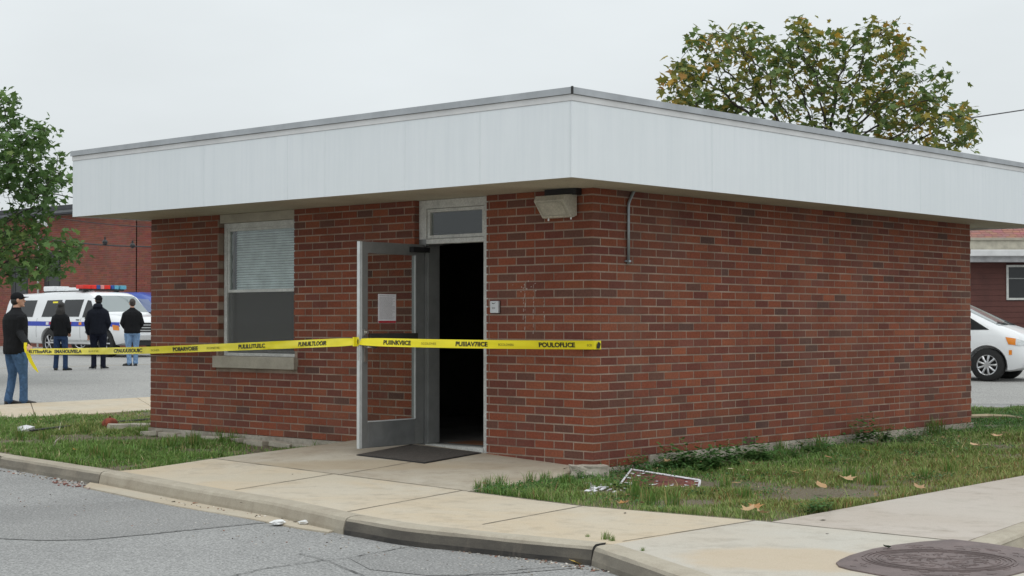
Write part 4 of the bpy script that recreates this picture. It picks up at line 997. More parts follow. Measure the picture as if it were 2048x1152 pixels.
# the man's near hand reaches the tape: find it in his own axes
pb = P(31, 811, zroad); k1 = 1.84 / 1.78
def to_local(w_, base, h, k): dlt = (w_ - base) / k; rgt = Vector((h.y, -h.x, 0)); return Vector((dlt.dot(rgt), dlt.dot(h), dlt.z))
hl = to_local(HAND + Vector((0, 0, .09)), Vector((pb.x, pb.y, zroad(pb.x, pb.y))), h1, k1)
hl = Vector((hl.x, hl.y, hl.z))
person(31, 811, h1, 1.84, 'man in black jacket, black cap and blue jeans holding the tape', hl, (-.16, .24, .93), (.245, -.03, 1.13), (-.27, .06, 1.12),
   (M_SKIN, M_JK, M_J1, M_SHOE, M_CAP), head_yaw=-R(14), look='cap', feet=((.10, .10, -R(5)), (-.11, -.06, R(10))), vox=.010, wide=1.3, hem=.80)
person(121, 741, (HB * .97 + HR * .05).normalized(), 1.66, 'woman with long dark hair and black jacket seen from behind', (.16, .20, .98), (-.16, .20, .98), (.225, -.02, 1.11), (-.225, -.02, 1.11),
   (M_SKIN, M_JK, M_J2, M_SHOE, M_HAIRD), look='long', feet=((.13, .0, -R(35)), (-.13, .02, R(15))), wide=1.0, hem=.88, group='people looking on by the police vehicle')
person(196, 739, (HB * .97 - HR * .1).normalized(), 1.82, 'tall man in navy hooded jacket and dark cap facing the vehicle', (.17, .10, .93), (-.24, .05, .84), (.255, -.05, 1.11), (-.27, -.03, 1.11),
   (M_SKIN, M_JN, M_J3, M_SHOE, M_CAP), head_yaw=R(25), look='beanie', feet=((.12, .0, -R(30)), (-.10, .02, R(40))), wide=1.12, hem=.84, soles=M_SOLE, hood=True, group='people looking on by the police vehicle')
person(264, 732, (HB * .97 - HR * .25).normalized(), 1.74, 'man with short grey brown hair, black jacket and light blue jeans', (.15, .16, .95), (-.15, .16, .95), (.26, -.01, 1.12), (-.26, -.01, 1.12),
   (M_SKIN, M_JK, M_J4, M_SHOE, M_HAIRB), head_yaw=R(10), look='hair', feet=((.09, .0, R(5)), (-.07, -.02, R(55))), wide=1.12, hem=.86, group='people looking on by the police vehicle')

# ------------------------------------------------------------------ vehicles
def interp(tab, x): return float(np.interp(x, [a[0] for a in tab], [a[1] for a in tab]))
class Car:
    """body lofted from stations along its length (x forward, y left, z up, ground at z=0)"""
    def __init__(s, L, W, top, bot, belt, wtop, wplan):
        s.L, s.W, s.top, s.bot, s.belt, s.wtop, s.wplan = L, W, top, bot, belt, wtop, wplan
    def section(s, x):
        zt, zb, zk = interp(s.top, x), interp(s.bot, x), interp(s.belt, x); w_ = interp(s.wplan, x) * s.W / 2; wt = interp(s.wtop, x) * s.W / 2
        zk = min(zk, zt - .05); wt = min(wt, w_)
        h = zk - zb
        return [(0, zb), (w_ * .80, zb), (w_ * .93, zb + .03 * 1), (w_ * .985, zb + h * .22), (w_, zb + h * .48), (w_ * .998, zb + h * .62), (w_ * .985, zb + h * .9), (w_ * .955, zk),
                (w_ * .955 + (wt - w_ * .955) * .5, zk + (zt - zk) * .46), (wt, zk + (zt - zk) * .82), (wt * .93, zk + (zt - zk) * .94), (wt * .72, zt - .006), (wt * .4, zt), (0, zt + .004)]
    def yz(s, x, z):
        q = s.section(x)[2:11]; return float(np.interp(z, [a[1] for a in q], [a[0] for a in q]))
    def ztop(s, x, y):
        q = s.section(x)[8:][::-1]; return float(np.interp(abs(y), [a[0] for a in q], [a[1] for a in q]))
    def body(s, xs, mat, parent, wheels, r, name='body'):
        vs = []; fs = []; m = 14
        for x in xs:
            sec = s.section(x); full = sec + [(-a, b) for a, b in sec[-2:0:-1]]
            vs += [(x, a, b) for a, b in full]
        n_ = len(full)
        for i in range(len(xs) - 1):
            for k in range(n_): fs.append((i * n_ + k, (i + 1) * n_ + k, (i + 1) * n_ + (k + 1) % n_, i * n_ + (k + 1) % n_))
        fs.append(tuple(range(n_))); fs.append(tuple((len(xs) - 1) * n_ + k for k in range(n_))[::-1])
        me = bpy.data.meshes.new(name); me.from_pydata(vs, [], fs); me.update(); bm = bmesh.new(); bm.from_mesh(me); bmesh.ops.recalc_face_normals(bm, faces=bm.faces); bm.to_mesh(me); bm.free()
        o = bpy.data.objects.new(name, me); C.objects.link(o)
        cut = MB()
        for wx in wheels:
            for sd_ in (-1, 1): cut.cyl((wx, sd_ * s.W / 2, r), (0, 1, 0), r + .07, .62, 28)
        co = cut.build('cut', None); bm = bmesh.new(); bm.from_mesh(co.data); bmesh.ops.recalc_face_normals(bm, faces=bm.faces); bm.to_mesh(co.data); bm.free()
        md = o.modifiers.new('b', 'BOOLEAN'); md.operation = 'DIFFERENCE'; md.object = co; md.solver = 'EXACT'
        dg = bpy.context.evaluated_depsgraph_get(); nm = bpy.data.meshes.new_from_object(o.evaluated_get(dg)); o.modifiers.clear(); o.data = nm
        bpy.data.objects.remove(co); nm.materials.clear(); nm.materials.append(mat); nm.polygons.foreach_set('use_smooth', [True] * len(nm.polygons)); nm.name = name
        try: nm.set_sharp_from_angle(angle=R(32))
        except Exception: pass
        o.parent = parent; return o
    def side_patch(s, poly, off, nx=8, nz=4):
        """patch bounded by four (x,z) corners: bottom rear, bottom front, top front, top rear"""
        (x0, z0), (x1, z1), (x2, z2), (x3, z3) = poly; g = []
        for j in range(nz + 1):
            v = j / nz
            for i in range(nx + 1):
                u = i / nx; x = (x0 * (1 - u) + x1 * u) * (1 - v) + (x3 * (1 - u) + x2 * u) * v; z = (z0 * (1 - u) + z1 * u) * (1 - v) + (z3 * (1 - u) + z2 * u) * v
                g.append((x, s.yz(x, z) + off, z))
        f_ = [(j * (nx + 1) + i, j * (nx + 1) + i + 1, (j + 1) * (nx + 1) + i + 1, (j + 1) * (nx + 1) + i) for j in range(nz) for i in range(nx)]
        return g, f_
    def side(s, name, poly, mat, parent, off=.006, both=True, nx=8, nz=4, sides=(1, -1)):
        for sd_ in sides:
            g, f_ = s.side_patch(poly, off, nx, nz)
            o = mk(name, [(x, y_ * sd_, z) for x, y_, z in g], f_ if sd_ > 0 else [q[::-1] for q in f_], mat, parent, True, True)
    def top_patch(s, name, x0, x1, w0, w1, mat, parent, off=.008, nx=8, ny=10):
        g = []
        for i in range(nx + 1):
            x = x0 + (x1 - x0) * i / nx; ww = w0 + (w1 - w0) * i / nx
            for j in range(ny + 1):
                y_ = -ww + 2 * ww * j / ny; g.append((x, y_, s.ztop(x, y_) + off))
        f_ = [(i * (ny + 1) + j, (i + 1) * (ny + 1) + j, (i + 1) * (ny + 1) + j + 1, i * (ny + 1) + j + 1) for i in range(nx) for j in range(ny)]
        return mk(name, g, f_, mat, parent, True, True)
def paint(name, col):
    m, t, b = newmat(name); n = noise_node(t, pos(t), 2.5, 4); c = mixc(t, n, tuple(x * .93 for x in col), tuple(min(1, x * 1.03) for x in col))
    t.links.new(c, b.inputs['Base Color']); b.inputs['Roughness'].default_value = .35; b.inputs['Coat Weight'].default_value = .6; b.inputs['Coat Roughness'].default_value = .06; return m
M_PW = paint('white_car_paint', (.80, .81, .82)); M_PB = paint('blue_car_paint', (.03, .09, .42))
M_TYRE = pm('tyre_rubber', (.018, .018, .018), .85); M_RIM = pm('alloy', (.55, .55, .56), .3, .05, 10, metal=.8); M_TRIM = pm('black_trim', (.02, .02, .02), .5)
M_STRIPE = pm('blue_stripe', (.02, .055, .45), .4); M_AMBER = pm('amber_lens', (.80, .25, .02), .2); M_HLAMP = pm('headlamp_lens', (.60, .62, .62), .12, .1, 30, metal=.3)
M_REDL = pm('red_lens', (.70, .03, .02), .2); M_BLUEL = pm('blue_lens', (.03, .09, .32), .2); M_CYANL = pm('cyan_lens', (.12, .38, .52), .25); M_PINKL = pm('pale_red_lens', (.75, .30, .28), .25)
M_CHR = pm('chrome', (.75, .75, .75), .12, .05, metal=1.)
def wheel(car, x, sd_, W, r, wd, parent, spokes=9):
    y_ = sd_ * (W / 2 - wd / 2 - .02); root = MB()
    prof = [(-wd / 2, r * .62), (-wd / 2, r * .93), (-wd / 2 + .03, r), (wd / 2 - .03, r), (wd / 2, r * .93), (wd / 2, r * .62)]
    n_ = 32; vs = []; 
    for a, b in prof:
        for k in range(n_): th_ = 2 * math.pi * k / n_; vs.append((x + b * math.cos(th_), y_ + a * sd_, r + b * math.sin(th_)))
    f_ = [(i * n_ + k, i * n_ + (k + 1) % n_, (i + 1) * n_ + (k + 1) % n_, (i + 1) * n_ + k) for i in range(5) for k in range(n_)]
    t_ = mk('wheel', vs, f_, M_TYRE, parent, True, True)
    m_ = MB(); yo = y_ + sd_ * wd * .30
    m_.cyl((x, y_ + sd_ * wd * .05, r), (0, 1, 0), r * .63, .02, 28); hub = m_.build('wheel_well', M_TRIM, None); hub.parent = t_
    m_ = MB(); ring_ = [(x + r * .62 * math.cos(2 * math.pi * k / 28), yo + sd_ * .02, r + r * .62 * math.sin(2 * math.pi * k / 28)) for k in range(29)]
    m_.tube(ring_, .022, 6)
    for k in range(spokes):
        th_ = 2 * math.pi * k / spokes; c, s_ = math.cos(th_), math.sin(th_)
        m_.tube([(x + r * .12 * c, yo + sd_ * .03, r + r * .12 * s_), (x + r * .38 * c, yo + sd_ * .035, r + r * .38 * s_), (x + r * .60 * c, yo + sd_ * .015, r + r * .60 * s_)], [.026, .022, .030], 6)
    m_.cyl((x, yo + sd_ * .03, r), (0, 1, 0), r * .17, .05, 14); rim = m_.build('rim', M_RIM, None); rim.parent = t_
    return t_
def car_root(name, wpx, wpy, D, th_, wheel_local, label, cat, group=None):
    """put the car so that the ground point under its near front wheel lands at depth D"""
    h = (RT * math.cos(th_) - FW * math.sin(th_)).normalized()
    g = PD(wpx, wpy, D); g.z = zroad(g.x, g.y) + .004
    o = empty(name, (0, 0, 0), label, cat, group, rz=math.atan2(h.y, h.x))
    left = Vector((-h.y, h.x, 0)); lx, ly = wheel_local
    o.location = Vector((g.x, g.y, g.z)) - h * lx - left * ly
    return o
# police utility vehicle
SV = car_root('police_vehicle', 214, 712, 47.5, R(42), (1.72, -.92), 'long white police utility vehicle with blue stripe and roof lights', 'police vehicle')
top = [(-4.1, 1.05), (-4.07, 1.45), (-3.95, 1.80), (-3.7, 1.93), (-1.5, 1.975), (.1, 1.975), (.55, 1.93), (.80, 1.82), (1.32, 1.36), (1.45, 1.285), (2.0, 1.245), (2.45, 1.18), (2.62, 1.10), (2.70, .98)]
bot = [(-4.1, .52), (-3.9, .42), (-2, .36), (2.2, .34), (2.6, .40), (2.7, .52)]
belt = [(-4.1, 1.16), (1.2, 1.14), (1.45, 1.15), (2.0, 1.12), (2.5, 1.04), (2.7, .88)]
wt = [(-4.1, .80), (-3.6, .80), (.6, .80), (1.3, .82), (1.5, .86), (2.5, .84), (2.7, .75)]; wp = [(-4.1, .90), (-3.9, .97), (-2, 1.), (2.0, 1.), (2.45, .97), (2.62, .90), (2.7, .80)]
car = Car(5.7, 2.02, top, bot, belt, wt, wp)
xs = [-4.1, -4.07, -4.0, -3.9, -3.7, -3.3, -2.95, -2.6, -2.3, -2.0, -1.6, -1.2, -.8, -.4, 0, .3, .55, .68, .80, .95, 1.1, 1.25, 1.32, 1.45, 1.6, 1.8, 2.0, 2.2, 2.35, 2.45, 2.55, 2.62, 2.67, 2.70]
car.body(xs, M_PW, SV, (-1.30, 1.72), .40)
for x in (-1.30, 1.72):
    for sd_ in (-1, 1): wheel(car, x, sd_, 2.02, .40, .27, SV, 6)
for poly in (((-3.75, 1.20), (-2.30, 1.20), (-2.20, 1.72), (-3.6, 1.72)), ((-1.78, 1.20), (-.92, 1.20), (-.78, 1.72), (-1.62, 1.71)), ((-.76, 1.20), (.28, 1.20), (.38, 1.72), (-.62, 1.72)), ((.46, 1.18), (1.16, 1.18), (.74, 1.68), (.58, 1.70))):
    car.side('window', poly, M_CARGLASS, SV, .008)
for xx in (-2.0, -.85, .42, 1.42): car.side('door_seam', ((xx - .006, .50), (xx + .006, .50), (xx + .006, 1.16), (xx - .006, 1.16)), M_TRIM, SV, .003, nx=1, nz=8)
car.side('stripe', ((-4.0, .93), (2.45, .90), (2.40, 1.03), (-4.0, 1.075)), M_STRIPE, SV, .005, nx=40, nz=2)
car.side('sill_moulding', ((-1.2, .44), (1.25, .44), (1.25, .50), (-1.2, .50)), M_EDGE, SV, .012, nx=8, nz=1)
for x0, x1, zt_, mt_ in ((-.30, -.05, 1.0, M_RED), (-1.45, -1.3, 1.0, M_PAPER), (-1.25, -1.15, 1.0, M_RED), (.35, .5, .99, M_AMBER), (.72, .86, .98, M_PAPER)):
    car.side('emblem', ((x0, zt_ - .045), (x1, zt_ - .045), (x1, zt_ + .045), (x0, zt_ + .045)), mt_, SV, .009, nx=2, nz=1)
car.side('lettering', ((.7, .70), (.95, .70), (.95, .77), (.7, .77)), M_INKG, SV, .006, nx=2, nz=1)
car.side('door_handle', ((.18, 1.09), (.36, 1.09), (.36, 1.12), (.18, 1.12)), M_TRIM, SV, .02, nx=2, nz=1)
mb = MB(); mb.box((-2.3, 1.0, 1.60), (-2.05, 1.01, 1.66)); 
car.side('sticker', ((-1.28, 1.62), (-1.0, 1.62), (-1.0, 1.67), (-1.28, 1.67)), M_YEL, SV, .012, nx=1, nz=1)
car.top_patch('windscreen', .78, 1.34, .70, .80, M_CARGLASS2, SV, .010)
mb = MB(); mb.box((2.66, -.55, .74), (2.715, .55, 1.02)); gm = mb.build('grille', M_TRIM, SV, False, True)
mb = MB()
for z_ in (.79, .87, .95): mb.box((2.70, -.52, z_ - .012), (2.73, .52, z_ + .012))
mb.box((2.71, -.09, .83), (2.74, .09, .92)); q = mb.build('grille_bar', M_CHR, None); q.parent = gm
for sd_ in (-1, 1):
    mb = MB(); mb.box((2.50, .60 if sd_ > 0 else -.84, .76), (2.69, .84 if sd_ > 0 else -.60, .98)); q = mb.build('headlight', M_HLAMP, SV, False, True, bevel=.02)
    car.side('indicator', ((2.16, .80), (2.44, .79), (2.40, .93), (2.10, .96)), M_AMBER, SV, .010, nx=4, nz=3, sides=(sd_,))
    mb = MB(); mb.box((1.02, 1.02 if sd_ > 0 else -1.24, 1.12), (1.18, 1.24 if sd_ > 0 else -1.02, 1.34)); mb.box((1.05, .92 if sd_ > 0 else -1.03, 1.16), (1.12, 1.03 if sd_ > 0 else -.92, 1.22)); mb.build('mirror', M_TRIM, SV, False, True, bevel=.02)
mb = MB(); mb.box((2.60, -.93, .50), (2.82, .93, .68)); mb.build('bumper', M_CHR, SV, False, True, bevel=.03)
mb = MB(); mb.box((2.5, -.7, .34), (2.76, .7, .49)); mb.build('air_dam', M_TRIM, SV, False, True, bevel=.02)
# roof light bar
BX = -.22
lb = MB(); lb.box((.12, -.72, 2.0), (.40, .72, 2.05)); lb.box((.18, -.6, 1.96), (.32, -.5, 2.0)); lb.box((.18, .5, 1.96), (.32, .6, 2.0)); LBO = lb.build('light_bar', M_TRIM, SV, False, True); LBO.location = (BX, 0, 0)
for y0_, y1_, mt_ in ((.50, .78, M_REDL), (.30, .49, M_REDL), (.16, .29, M_BLUEL), (.02, .15, M_PINKL), (-.20, .01, M_REDL), (-.34, -.24, M_BLUEL), (-.50, -.35, M_CYANL), (-.78, -.56, M_CYANL)):
    m_ = MB(); m_.box((.06, -y1_, 2.05), (.44, -y0_, 2.17)); q = m_.build('lens', mt_, None, bevel=.02); q.parent = LBO
for x0, x1, w_, h_ in ((-2.75, -2.2, .3, .16), (-2.05, -1.7, .26, .12), (-1.5, -.75, .3, .09)):
    m_ = MB(); m_.box((x0, -w_, 2.01), (x1, w_, 2.01 + h_)); q = m_.build('roof_box', M_PW, SV, False, True, bevel=.04)
    m_ = MB(); m_.box((x0 + .1, -w_ + .05, 1.95), (x1 - .1, w_ - .05, 2.012)); q2 = m_.build('bracket', M_TRIM, None); q2.parent = q
# blue van behind it
BV = car_root('parked_van', 300, 690, 53.2, R(8), (.9, -.85), 'bright blue van parked behind the police vehicle', 'van')
topv = [(-2.4, 1.2), (-2.35, 1.8), (-2.1, 2.0), (.5, 2.0), (.9, 1.85), (1.6, 1.3), (2.2, 1.1), (2.4, .8)]; botv = [(-2.4, .4), (2.4, .4)]; beltv = [(-2.4, 1.15), (1.6, 1.15), (2.4, .75)]
cv = Car(4.8, 1.9, topv, botv, beltv, [(-2.4, .8), (.9, .8), (1.6, .84), (2.4, .76)], [(-2.4, .93), (-2, 1), (2, 1), (2.4, .84)])
cv.body([-2.4, -2.35, -2.1, -1.5, -.8, 0, .5, .9, 1.2, 1.6, 1.9, 2.2, 2.4], M_PB, BV, (-1.5, 1.5), .34)
for x in (-1.5, 1.5):
    for sd_ in (-1, 1): wheel(cv, x, sd_, 1.9, .34, .22, BV, 5)
M_PALEG = glass('pale_van_glass', (.3, .36, .5), 2.5, .6, (.28, .36, .6))
for poly in (((-2.1, 1.2), (-1.0, 1.2), (-1.0, 1.8), (-2.0, 1.8)), ((-.9, 1.2), (.1, 1.2), (.1, 1.8), (-.9, 1.8)), ((.2, 1.2), (1.3, 1.2), (.8, 1.75), (.2, 1.8))): cv.side('window', poly, M_PALEG, BV, .008)
cv.top_patch('windscreen', .92, 1.55, .68, .78, M_PALEG, BV, .01)
for sd_ in (-1, 1):
    mb = MB(); mb.box((2.18, .5 if sd_ > 0 else -.82, .75), (2.40, .82 if sd_ > 0 else -.5, .92)); mb.build('headlight', M_HLAMP, BV, False, True, bevel=.02)
mb = MB(); mb.box((2.2, -.85, .42), (2.5, .85, .62)); mb.build('bumper', M_TRIM, BV, False, True, bevel=.03)
# white car on the right
WC = car_root('white_car', 1976, 752, 33.5, R(31), (1.42, -.83), 'white car with silver spoked wheels parked beyond the side wall', 'car')
top = [(-2.45, .9), (-2.4, 1.1), (-2.1, 1.22), (-1.5, 1.45), (-.9, 1.63), (.4, 1.66), (.68, 1.63), (.84, 1.56), (1.64, 1.17), (1.76, 1.13), (1.95, 1.06), (2.10, .97), (2.20, .85), (2.26, .66)]
bot = [(-2.45, .35), (-2.2, .22), (1.9, .21), (2.15, .28), (2.26, .34)]; belt = [(-2.45, .86), (-2, 1.02), (1.3, 1.04), (1.65, 1.03), (2.0, .91), (2.26, .62)]
wt = [(-2.45, .8), (-1, .72), (.7, .72), (1.6, .83), (1.8, .86), (2.12, .80), (2.26, .68)]; wp = [(-2.45, .86), (-2.2, .96), (-1, 1), (1.5, 1.), (1.82, .98), (2.05, .93), (2.19, .84), (2.26, .70)]
wc = Car(4.9, 1.86, top, bot, belt, wt, wp)
xs = [-2.45, -2.4, -2.25, -2.1, -1.8, -1.5, -1.2, -.9, -.5, -.1, .2, .4, .55, .68, .76, .84, 1.0, 1.2, 1.4, 1.55, 1.64, 1.7, 1.76, 1.85, 1.95, 2.03, 2.10, 2.15, 2.20, 2.235, 2.26]
wc.body(xs, M_PW, WC, (-1.42, 1.42), .345)
for x in (-1.42, 1.42):
    for sd_ in (-1, 1): wheel(wc, x, sd_, 1.86, .345, .235, WC, 9)
for poly in (((-1.75, 1.02), (-.95, 1.02), (-.85, 1.42), (-1.35, 1.36)), ((-.88, 1.07), (-.02, 1.07), (-.05, 1.50), (-.78, 1.47)), ((.03, 1.07), (1.46, 1.08), (.82, 1.46), (.03, 1.54))): wc.side('window', poly, M_CARGLASS, WC, .008)
wc.top_patch('windscreen', .72, 1.64, .60, .74, M_CARGLASS2, WC, .010)
for xx in (-.03, 1.02, -.92): wc.side('door_seam', ((xx - .005, .35), (xx + .005, .35), (xx + .005, .97), (xx - .005, .97)), M_TRIM, WC, .003, nx=1, nz=8)
wc.side('door_handle', ((-.15, .86), (.0 - .05, .86), (-.05, .885), (-.15, .885)), M_PW, WC, .02, nx=2, nz=1)
for sd_ in (-1, 1):
    wc.side('indicator', ((1.86, .78), (2.0, .76), (2.0, .90), (1.80, .93)), M_AMBER, WC, .010, nx=4, nz=3, sides=(sd_,))
    wc.side('headlight', ((2.0, .76), (2.21, .74), (2.18, .84), (2.0, .90)), M_HLAMP, WC, .012, nx=6, nz=3, sides=(sd_,))
    mb = MB(); mb.box((2.12, .52 if sd_ > 0 else -.76, .735), (2.245, .76 if sd_ > 0 else -.52, .83)); mb.build('headlight', M_HLAMP, WC, False, True, bevel=.02)
    wc.side('side_marker', ((1.87, .56), (1.93, .56), (1.93, .66), (1.87, .66)), M_AMBER, WC, .008, nx=1, nz=1, sides=(sd_,))
    mb = MB(); mb.box((.95, .92 if sd_ > 0 else -1.06, 1.05), (1.07, 1.06 if sd_ > 0 else -.92, 1.18)); mb.build('mirror', M_PW, WC, False, True, bevel=.03)
mb = MB(); mb.box((2.19, -.6, .42), (2.265, .6, .50)); mb.box((2.22, -.38, .56), (2.265, .38, .68)); mb.build('grille', M_TRIM, WC, False, True, bevel=.01)
mb = MB(); mb.tube([(.2 + .9 * i / 8 * 1.02, -.6 * math.cos(.0), wc.ztop(.2 + .9 * i / 8 * 1.02, .6) + .016) for i in range(1, 9)], .008, 5); 
mb = MB(); mb.tube([(1.64, .55, wc.ztop(1.64, .55) + .02), (1.54, .1, wc.ztop(1.54, .1) + .03)], .010, 5); mb.tube([(1.64, -.1, wc.ztop(1.64, .1) + .02), (1.54, -.5, wc.ztop(1.54, .5) + .03)], .012, 5); mb.build('wiper', M_TRIM, WC, False, True)

# ------------------------------------------------------------------ far brick building (left)
LBc = PD(272, 645, 57); ztl = PD(143, 408, 57 + 2.2).z; gl_z = .25
FBL = empty('brick_warehouse', (LBc.x, LBc.y, gl_z), 'large red brick building with dark roof edge behind the left tree', 'building')
ux = Vector((-1, 0, 0)); uy = Vector((0, 1, 0)); LA = 16.; LB_ = 9.
mb = MB(); mb.box((LBc.x - LA, LBc.y + .006, gl_z - .3), (LBc.x - .012, LBc.y + LB_, ztl - .34)); mb.build('wall', pm('far_mortar', (.30, .21, .165), .95), FBL)  # one even mortar tone for the far building
bk = MB(); hol = []
for (pa, pb_, pt) in ((22, 56, 533), (88, 121, 505)):
    a = PY(pa, 600, LBc.y); b = PY(pb_, 600, LBc.y); hol.append((LBc.x - b.x, LBc.x - a.x, gl_z - .3, PY(pa, pt, LBc.y).z))
k = 0; z = gl_z - .1
while z < ztl - .40:
    for side, Lm in ((0, LA), (1, LB_)):
        s = (.233 if (k % 2 == 0) != bool(side) else .11) ; a = 0.; 
        while a < Lm:
            b = min(s if a == 0 else a + .233, Lm)
            segs = [(a, b)]
            if side == 0:
                for h0, h1, hz0, hz1 in hol:
                    if z < hz1:
                        ns = []
                        for p_, q_ in segs:
                            if q_ <= h0 or p_ >= h1: ns.append((p_, q_)); continue
                            if p_ < h0: ns.append((p_, h0))
                            if q_ > h1: ns.append((h1, q_))
                        segs = ns
            for p_, q_ in segs:
                c = tuple(x * rnd.uniform(.85, 1.1) for x in rnd.choice(((.27, .092, .068), (.25, .086, .064), (.29, .10, .074), (.235, .082, .063))))
                if side == 0: bk.box((LBc.x - q_, LBc.y, z), (LBc.x - p_, LBc.y + .03, z + .069), None, c)
                else: bk.box((LBc.x - .03, LBc.y + p_, z), (LBc.x, LBc.y + q_, z + .069), None, c)
            a = b + .011
    z += .08; k += 1
tag(bk.build('bricks', M_BRICK, FBL), kind='stuff')
for i, (h0, h1, hz0, hz1) in enumerate(hol):
    m_ = MB(); m_.box((LBc.x - h1, LBc.y + .004, gl_z - .1), (LBc.x - h0, LBc.y + .011, hz1)); dr = m_.build('door', pm('dark_door', (.015, .016, .017), .5) if 'dark_door' not in bpy.data.materials else bpy.data.materials['dark_door'], FBL)
    m_ = MB(); w_ = h1 - h0; m_.box((LBc.x - h1 + w_ * .22, LBc.y - .01, gl_z), (LBc.x - h1 + w_ * .26, LBc.y + .004, hz1)); m_.box((LBc.x - h1 + w_ * .3, LBc.y - .004, gl_z), (LBc.x - h0 - w_ * .08, LBc.y + .003, hz1 - .15)); q = m_.build('door_panel', pm('grey_door', (.035, .037, .039), .4) if 'grey_door' not in bpy.data.materials else bpy.data.materials['grey_door'], dr)
m_ = MB(); m_.box((LBc.x - LA, LBc.y - .25, ztl - .34), (LBc.x + .25, LBc.y + LB_, ztl - .27)); m_.build('eave', pm('dark_fascia', (.03, .032, .038), .6), FBL)
m_ = MB(); m_.box((LBc.x - LA, LBc.y - .20, ztl - .27), (LBc.x + .20, LBc.y + LB_, ztl - .16)); m_.build('fascia', pm('grey_fascia', (.24, .25, .26), .6), FBL)
m_ = MB(); m_.box((LBc.x - LA, LBc.y - .26, ztl - .16), (LBc.x + .26, LBc.y + LB_, ztl)); m_.build('roof', pm('dark_roof_edge', (.05, .053, .058), .7), FBL)
a = PY(76, 600, LBc.y - .12)
m_ = MB(); m_.tube([(a.x, LBc.y - .12, gl_z), (a.x, LBc.y - .12, PY(76, 440, LBc.y - .12).z)], .04, 8); m_.build('downpipe', pm('pale_pipe', (.5, .5, .48), .5), FBL)
a = PY(72, 436, LBc.y - .1); b = PY(92, 450, LBc.y - 1.2)
m_ = MB(); m_.tube([a, b], .07, 8); tag(m_.build('tube_light', M_EDGE), 'white tube light angled off the far brick wall', 'wall light')
for px_, py_ in ((210, 474), (265, 481)):
    q = PD(px_, py_, 50); m_ = MB(); m_.tube([q, q - Vector((0, 0, .1))], .03, 6); m_.ball(q - Vector((0, 0, .16)), .085, 8, 6); o = m_.build('hanging_lamp', M_BLACK)
    tag(o, 'dark pendant lamp on the cable, nearer the white fascia end' if px_ > 240 else 'dark pendant lamp on the cable, nearer the tree', 'lamp', 'lamps strung on the cable')
def cable(pts, D0, D1, r, label, sag=.0):
    n_ = 24; q0 = PD(*pts[0], D0); q1 = PD(*pts[1], D1); m_ = MB()
    m_.tube([q0.lerp(q1, i / n_) - Vector((0, 0, sag * math.sin(math.pi * i / n_))) for i in range(n_ + 1)], r, 5); tag(m_.build('cable', M_BLACK), label, 'cable', 'overhead cables')
cable(((-60, 452), (420, 492)), 50, 50, .022, 'black sagging cable carrying the dark pendant lamps', .25)
cable(((-40, 320), (420, 434)), 52, 52, .018, 'upper thin black cable crossing the sky behind the left tree', .0)
cable(((-40, 358), (420, 450)), 53, 53, .018, 'lower thin black cable running behind the fascia end', .0)
cable(((60, 428), (430, 456)), 54, 54, .014, 'thin cable close under the far building roof edge', .15)
cable(((1600, 280), (2300, 176)), 40, 60, .02, 'single overhead wire passing the yellowing tree on the right', .1)

# ------------------------------------------------------------------ far building (right)
RD = 46.
rc0 = PD(1860, 645, RD); rgz = .12
FBR = empty('red_sided_house', (rc0.x, rc0.y, rgz), 'dark red sided building with shingled roof and white gutter', 'building')
rx, ry = RT, FW                                     # its front faces the camera side
def rb(m_, u0, v0, z0, u1, v1, z1):
    M = Matrix(((rx.x, ry.x, 0, rc0.x), (rx.y, ry.y, 0, rc0.y), (0, 0, 1, 0), (0, 0, 0, 1))); m_.box((u0, v0, z0), (u1, v1, z1), M)
def zat(py): return PD(1980, py, RD).z
ze, zg0, zg1, zcr, zr0 = zat(525), zat(514), zat(501), zat(482), zat(478)
m_ = MB(); rb(m_, 0, .03, rgz - .2, 9, 6, ze + .3); m_.build('wall', pm('dark_red_wall', (.06, .018, .018), .8), FBR)
z = rgz
M_SIDING = pm('dark_red_siding', (.105, .034, .026), .7, .12, 2., 40)
wu0 = (2013 - 1860) * RD / F; wu1 = wu0 + 1.15; wz1, wz0 = zat(530), zat(600)
while z < ze:
    for u0, u1 in ((0, 9),) if (z + .15 < wz0 or z > wz1) else ((0, wu0), (wu1, 9)):
        m_ = MB(); a = [(u0, .0, z), (u1, .0, z), (u1, .010, z + .157), (u0, .010, z + .157), (u0, .05, z), (u1, .05, z), (u1, .05, z + .155), (u0, .05, z + .155)]
        M = Matrix(((rx.x, ry.x, 0, rc0.x), (rx.y, ry.y, 0, rc0.y), (0, 0, 1, 0), (0, 0, 0, 1)))
        m_.add([M @ Vector(q) for q in a], [(0, 1, 2, 3), (4, 7, 6, 5), (0, 4, 5, 1), (3, 2, 6, 7), (0, 3, 7, 4), (1, 5, 6, 2)]); m_.build('siding_board', M_SIDING, FBR)
    z += .16
m_ = MB()
for a in ((wu0, -.03, wz0, wu0 + .06, .06, wz1), (wu1 - .06, -.03, wz0, wu1, .06, wz1), (wu0 + .06, -.03, wz1 - .06, wu1 - .06, .06, wz1), (wu0 + .06, -.03, wz0, wu1 - .06, .06, wz0 + .06)): rb(m_, *a)
wn = m_.build('window', M_FRAME, FBR); m_ = MB(); rb(m_, wu0 + .06, .0, wz0 + .06, wu1 - .06, .01, wz1 - .06); m_.build('pane', M_CARGLASS, wn)
m_ = MB(); rb(m_, (wu0 + wu1) / 2 - .015, -.01, wz0 + .06, (wu0 + wu1) / 2 + .015, -.001, wz1 - .06); rb(m_, wu0 + .06, -.01, (wz0 + wz1) / 2 + .1, wu1 - .06, -.001, (wz0 + wz1) / 2 + .13); m_.build('glazing_bar', M_FRAME_D, wn)
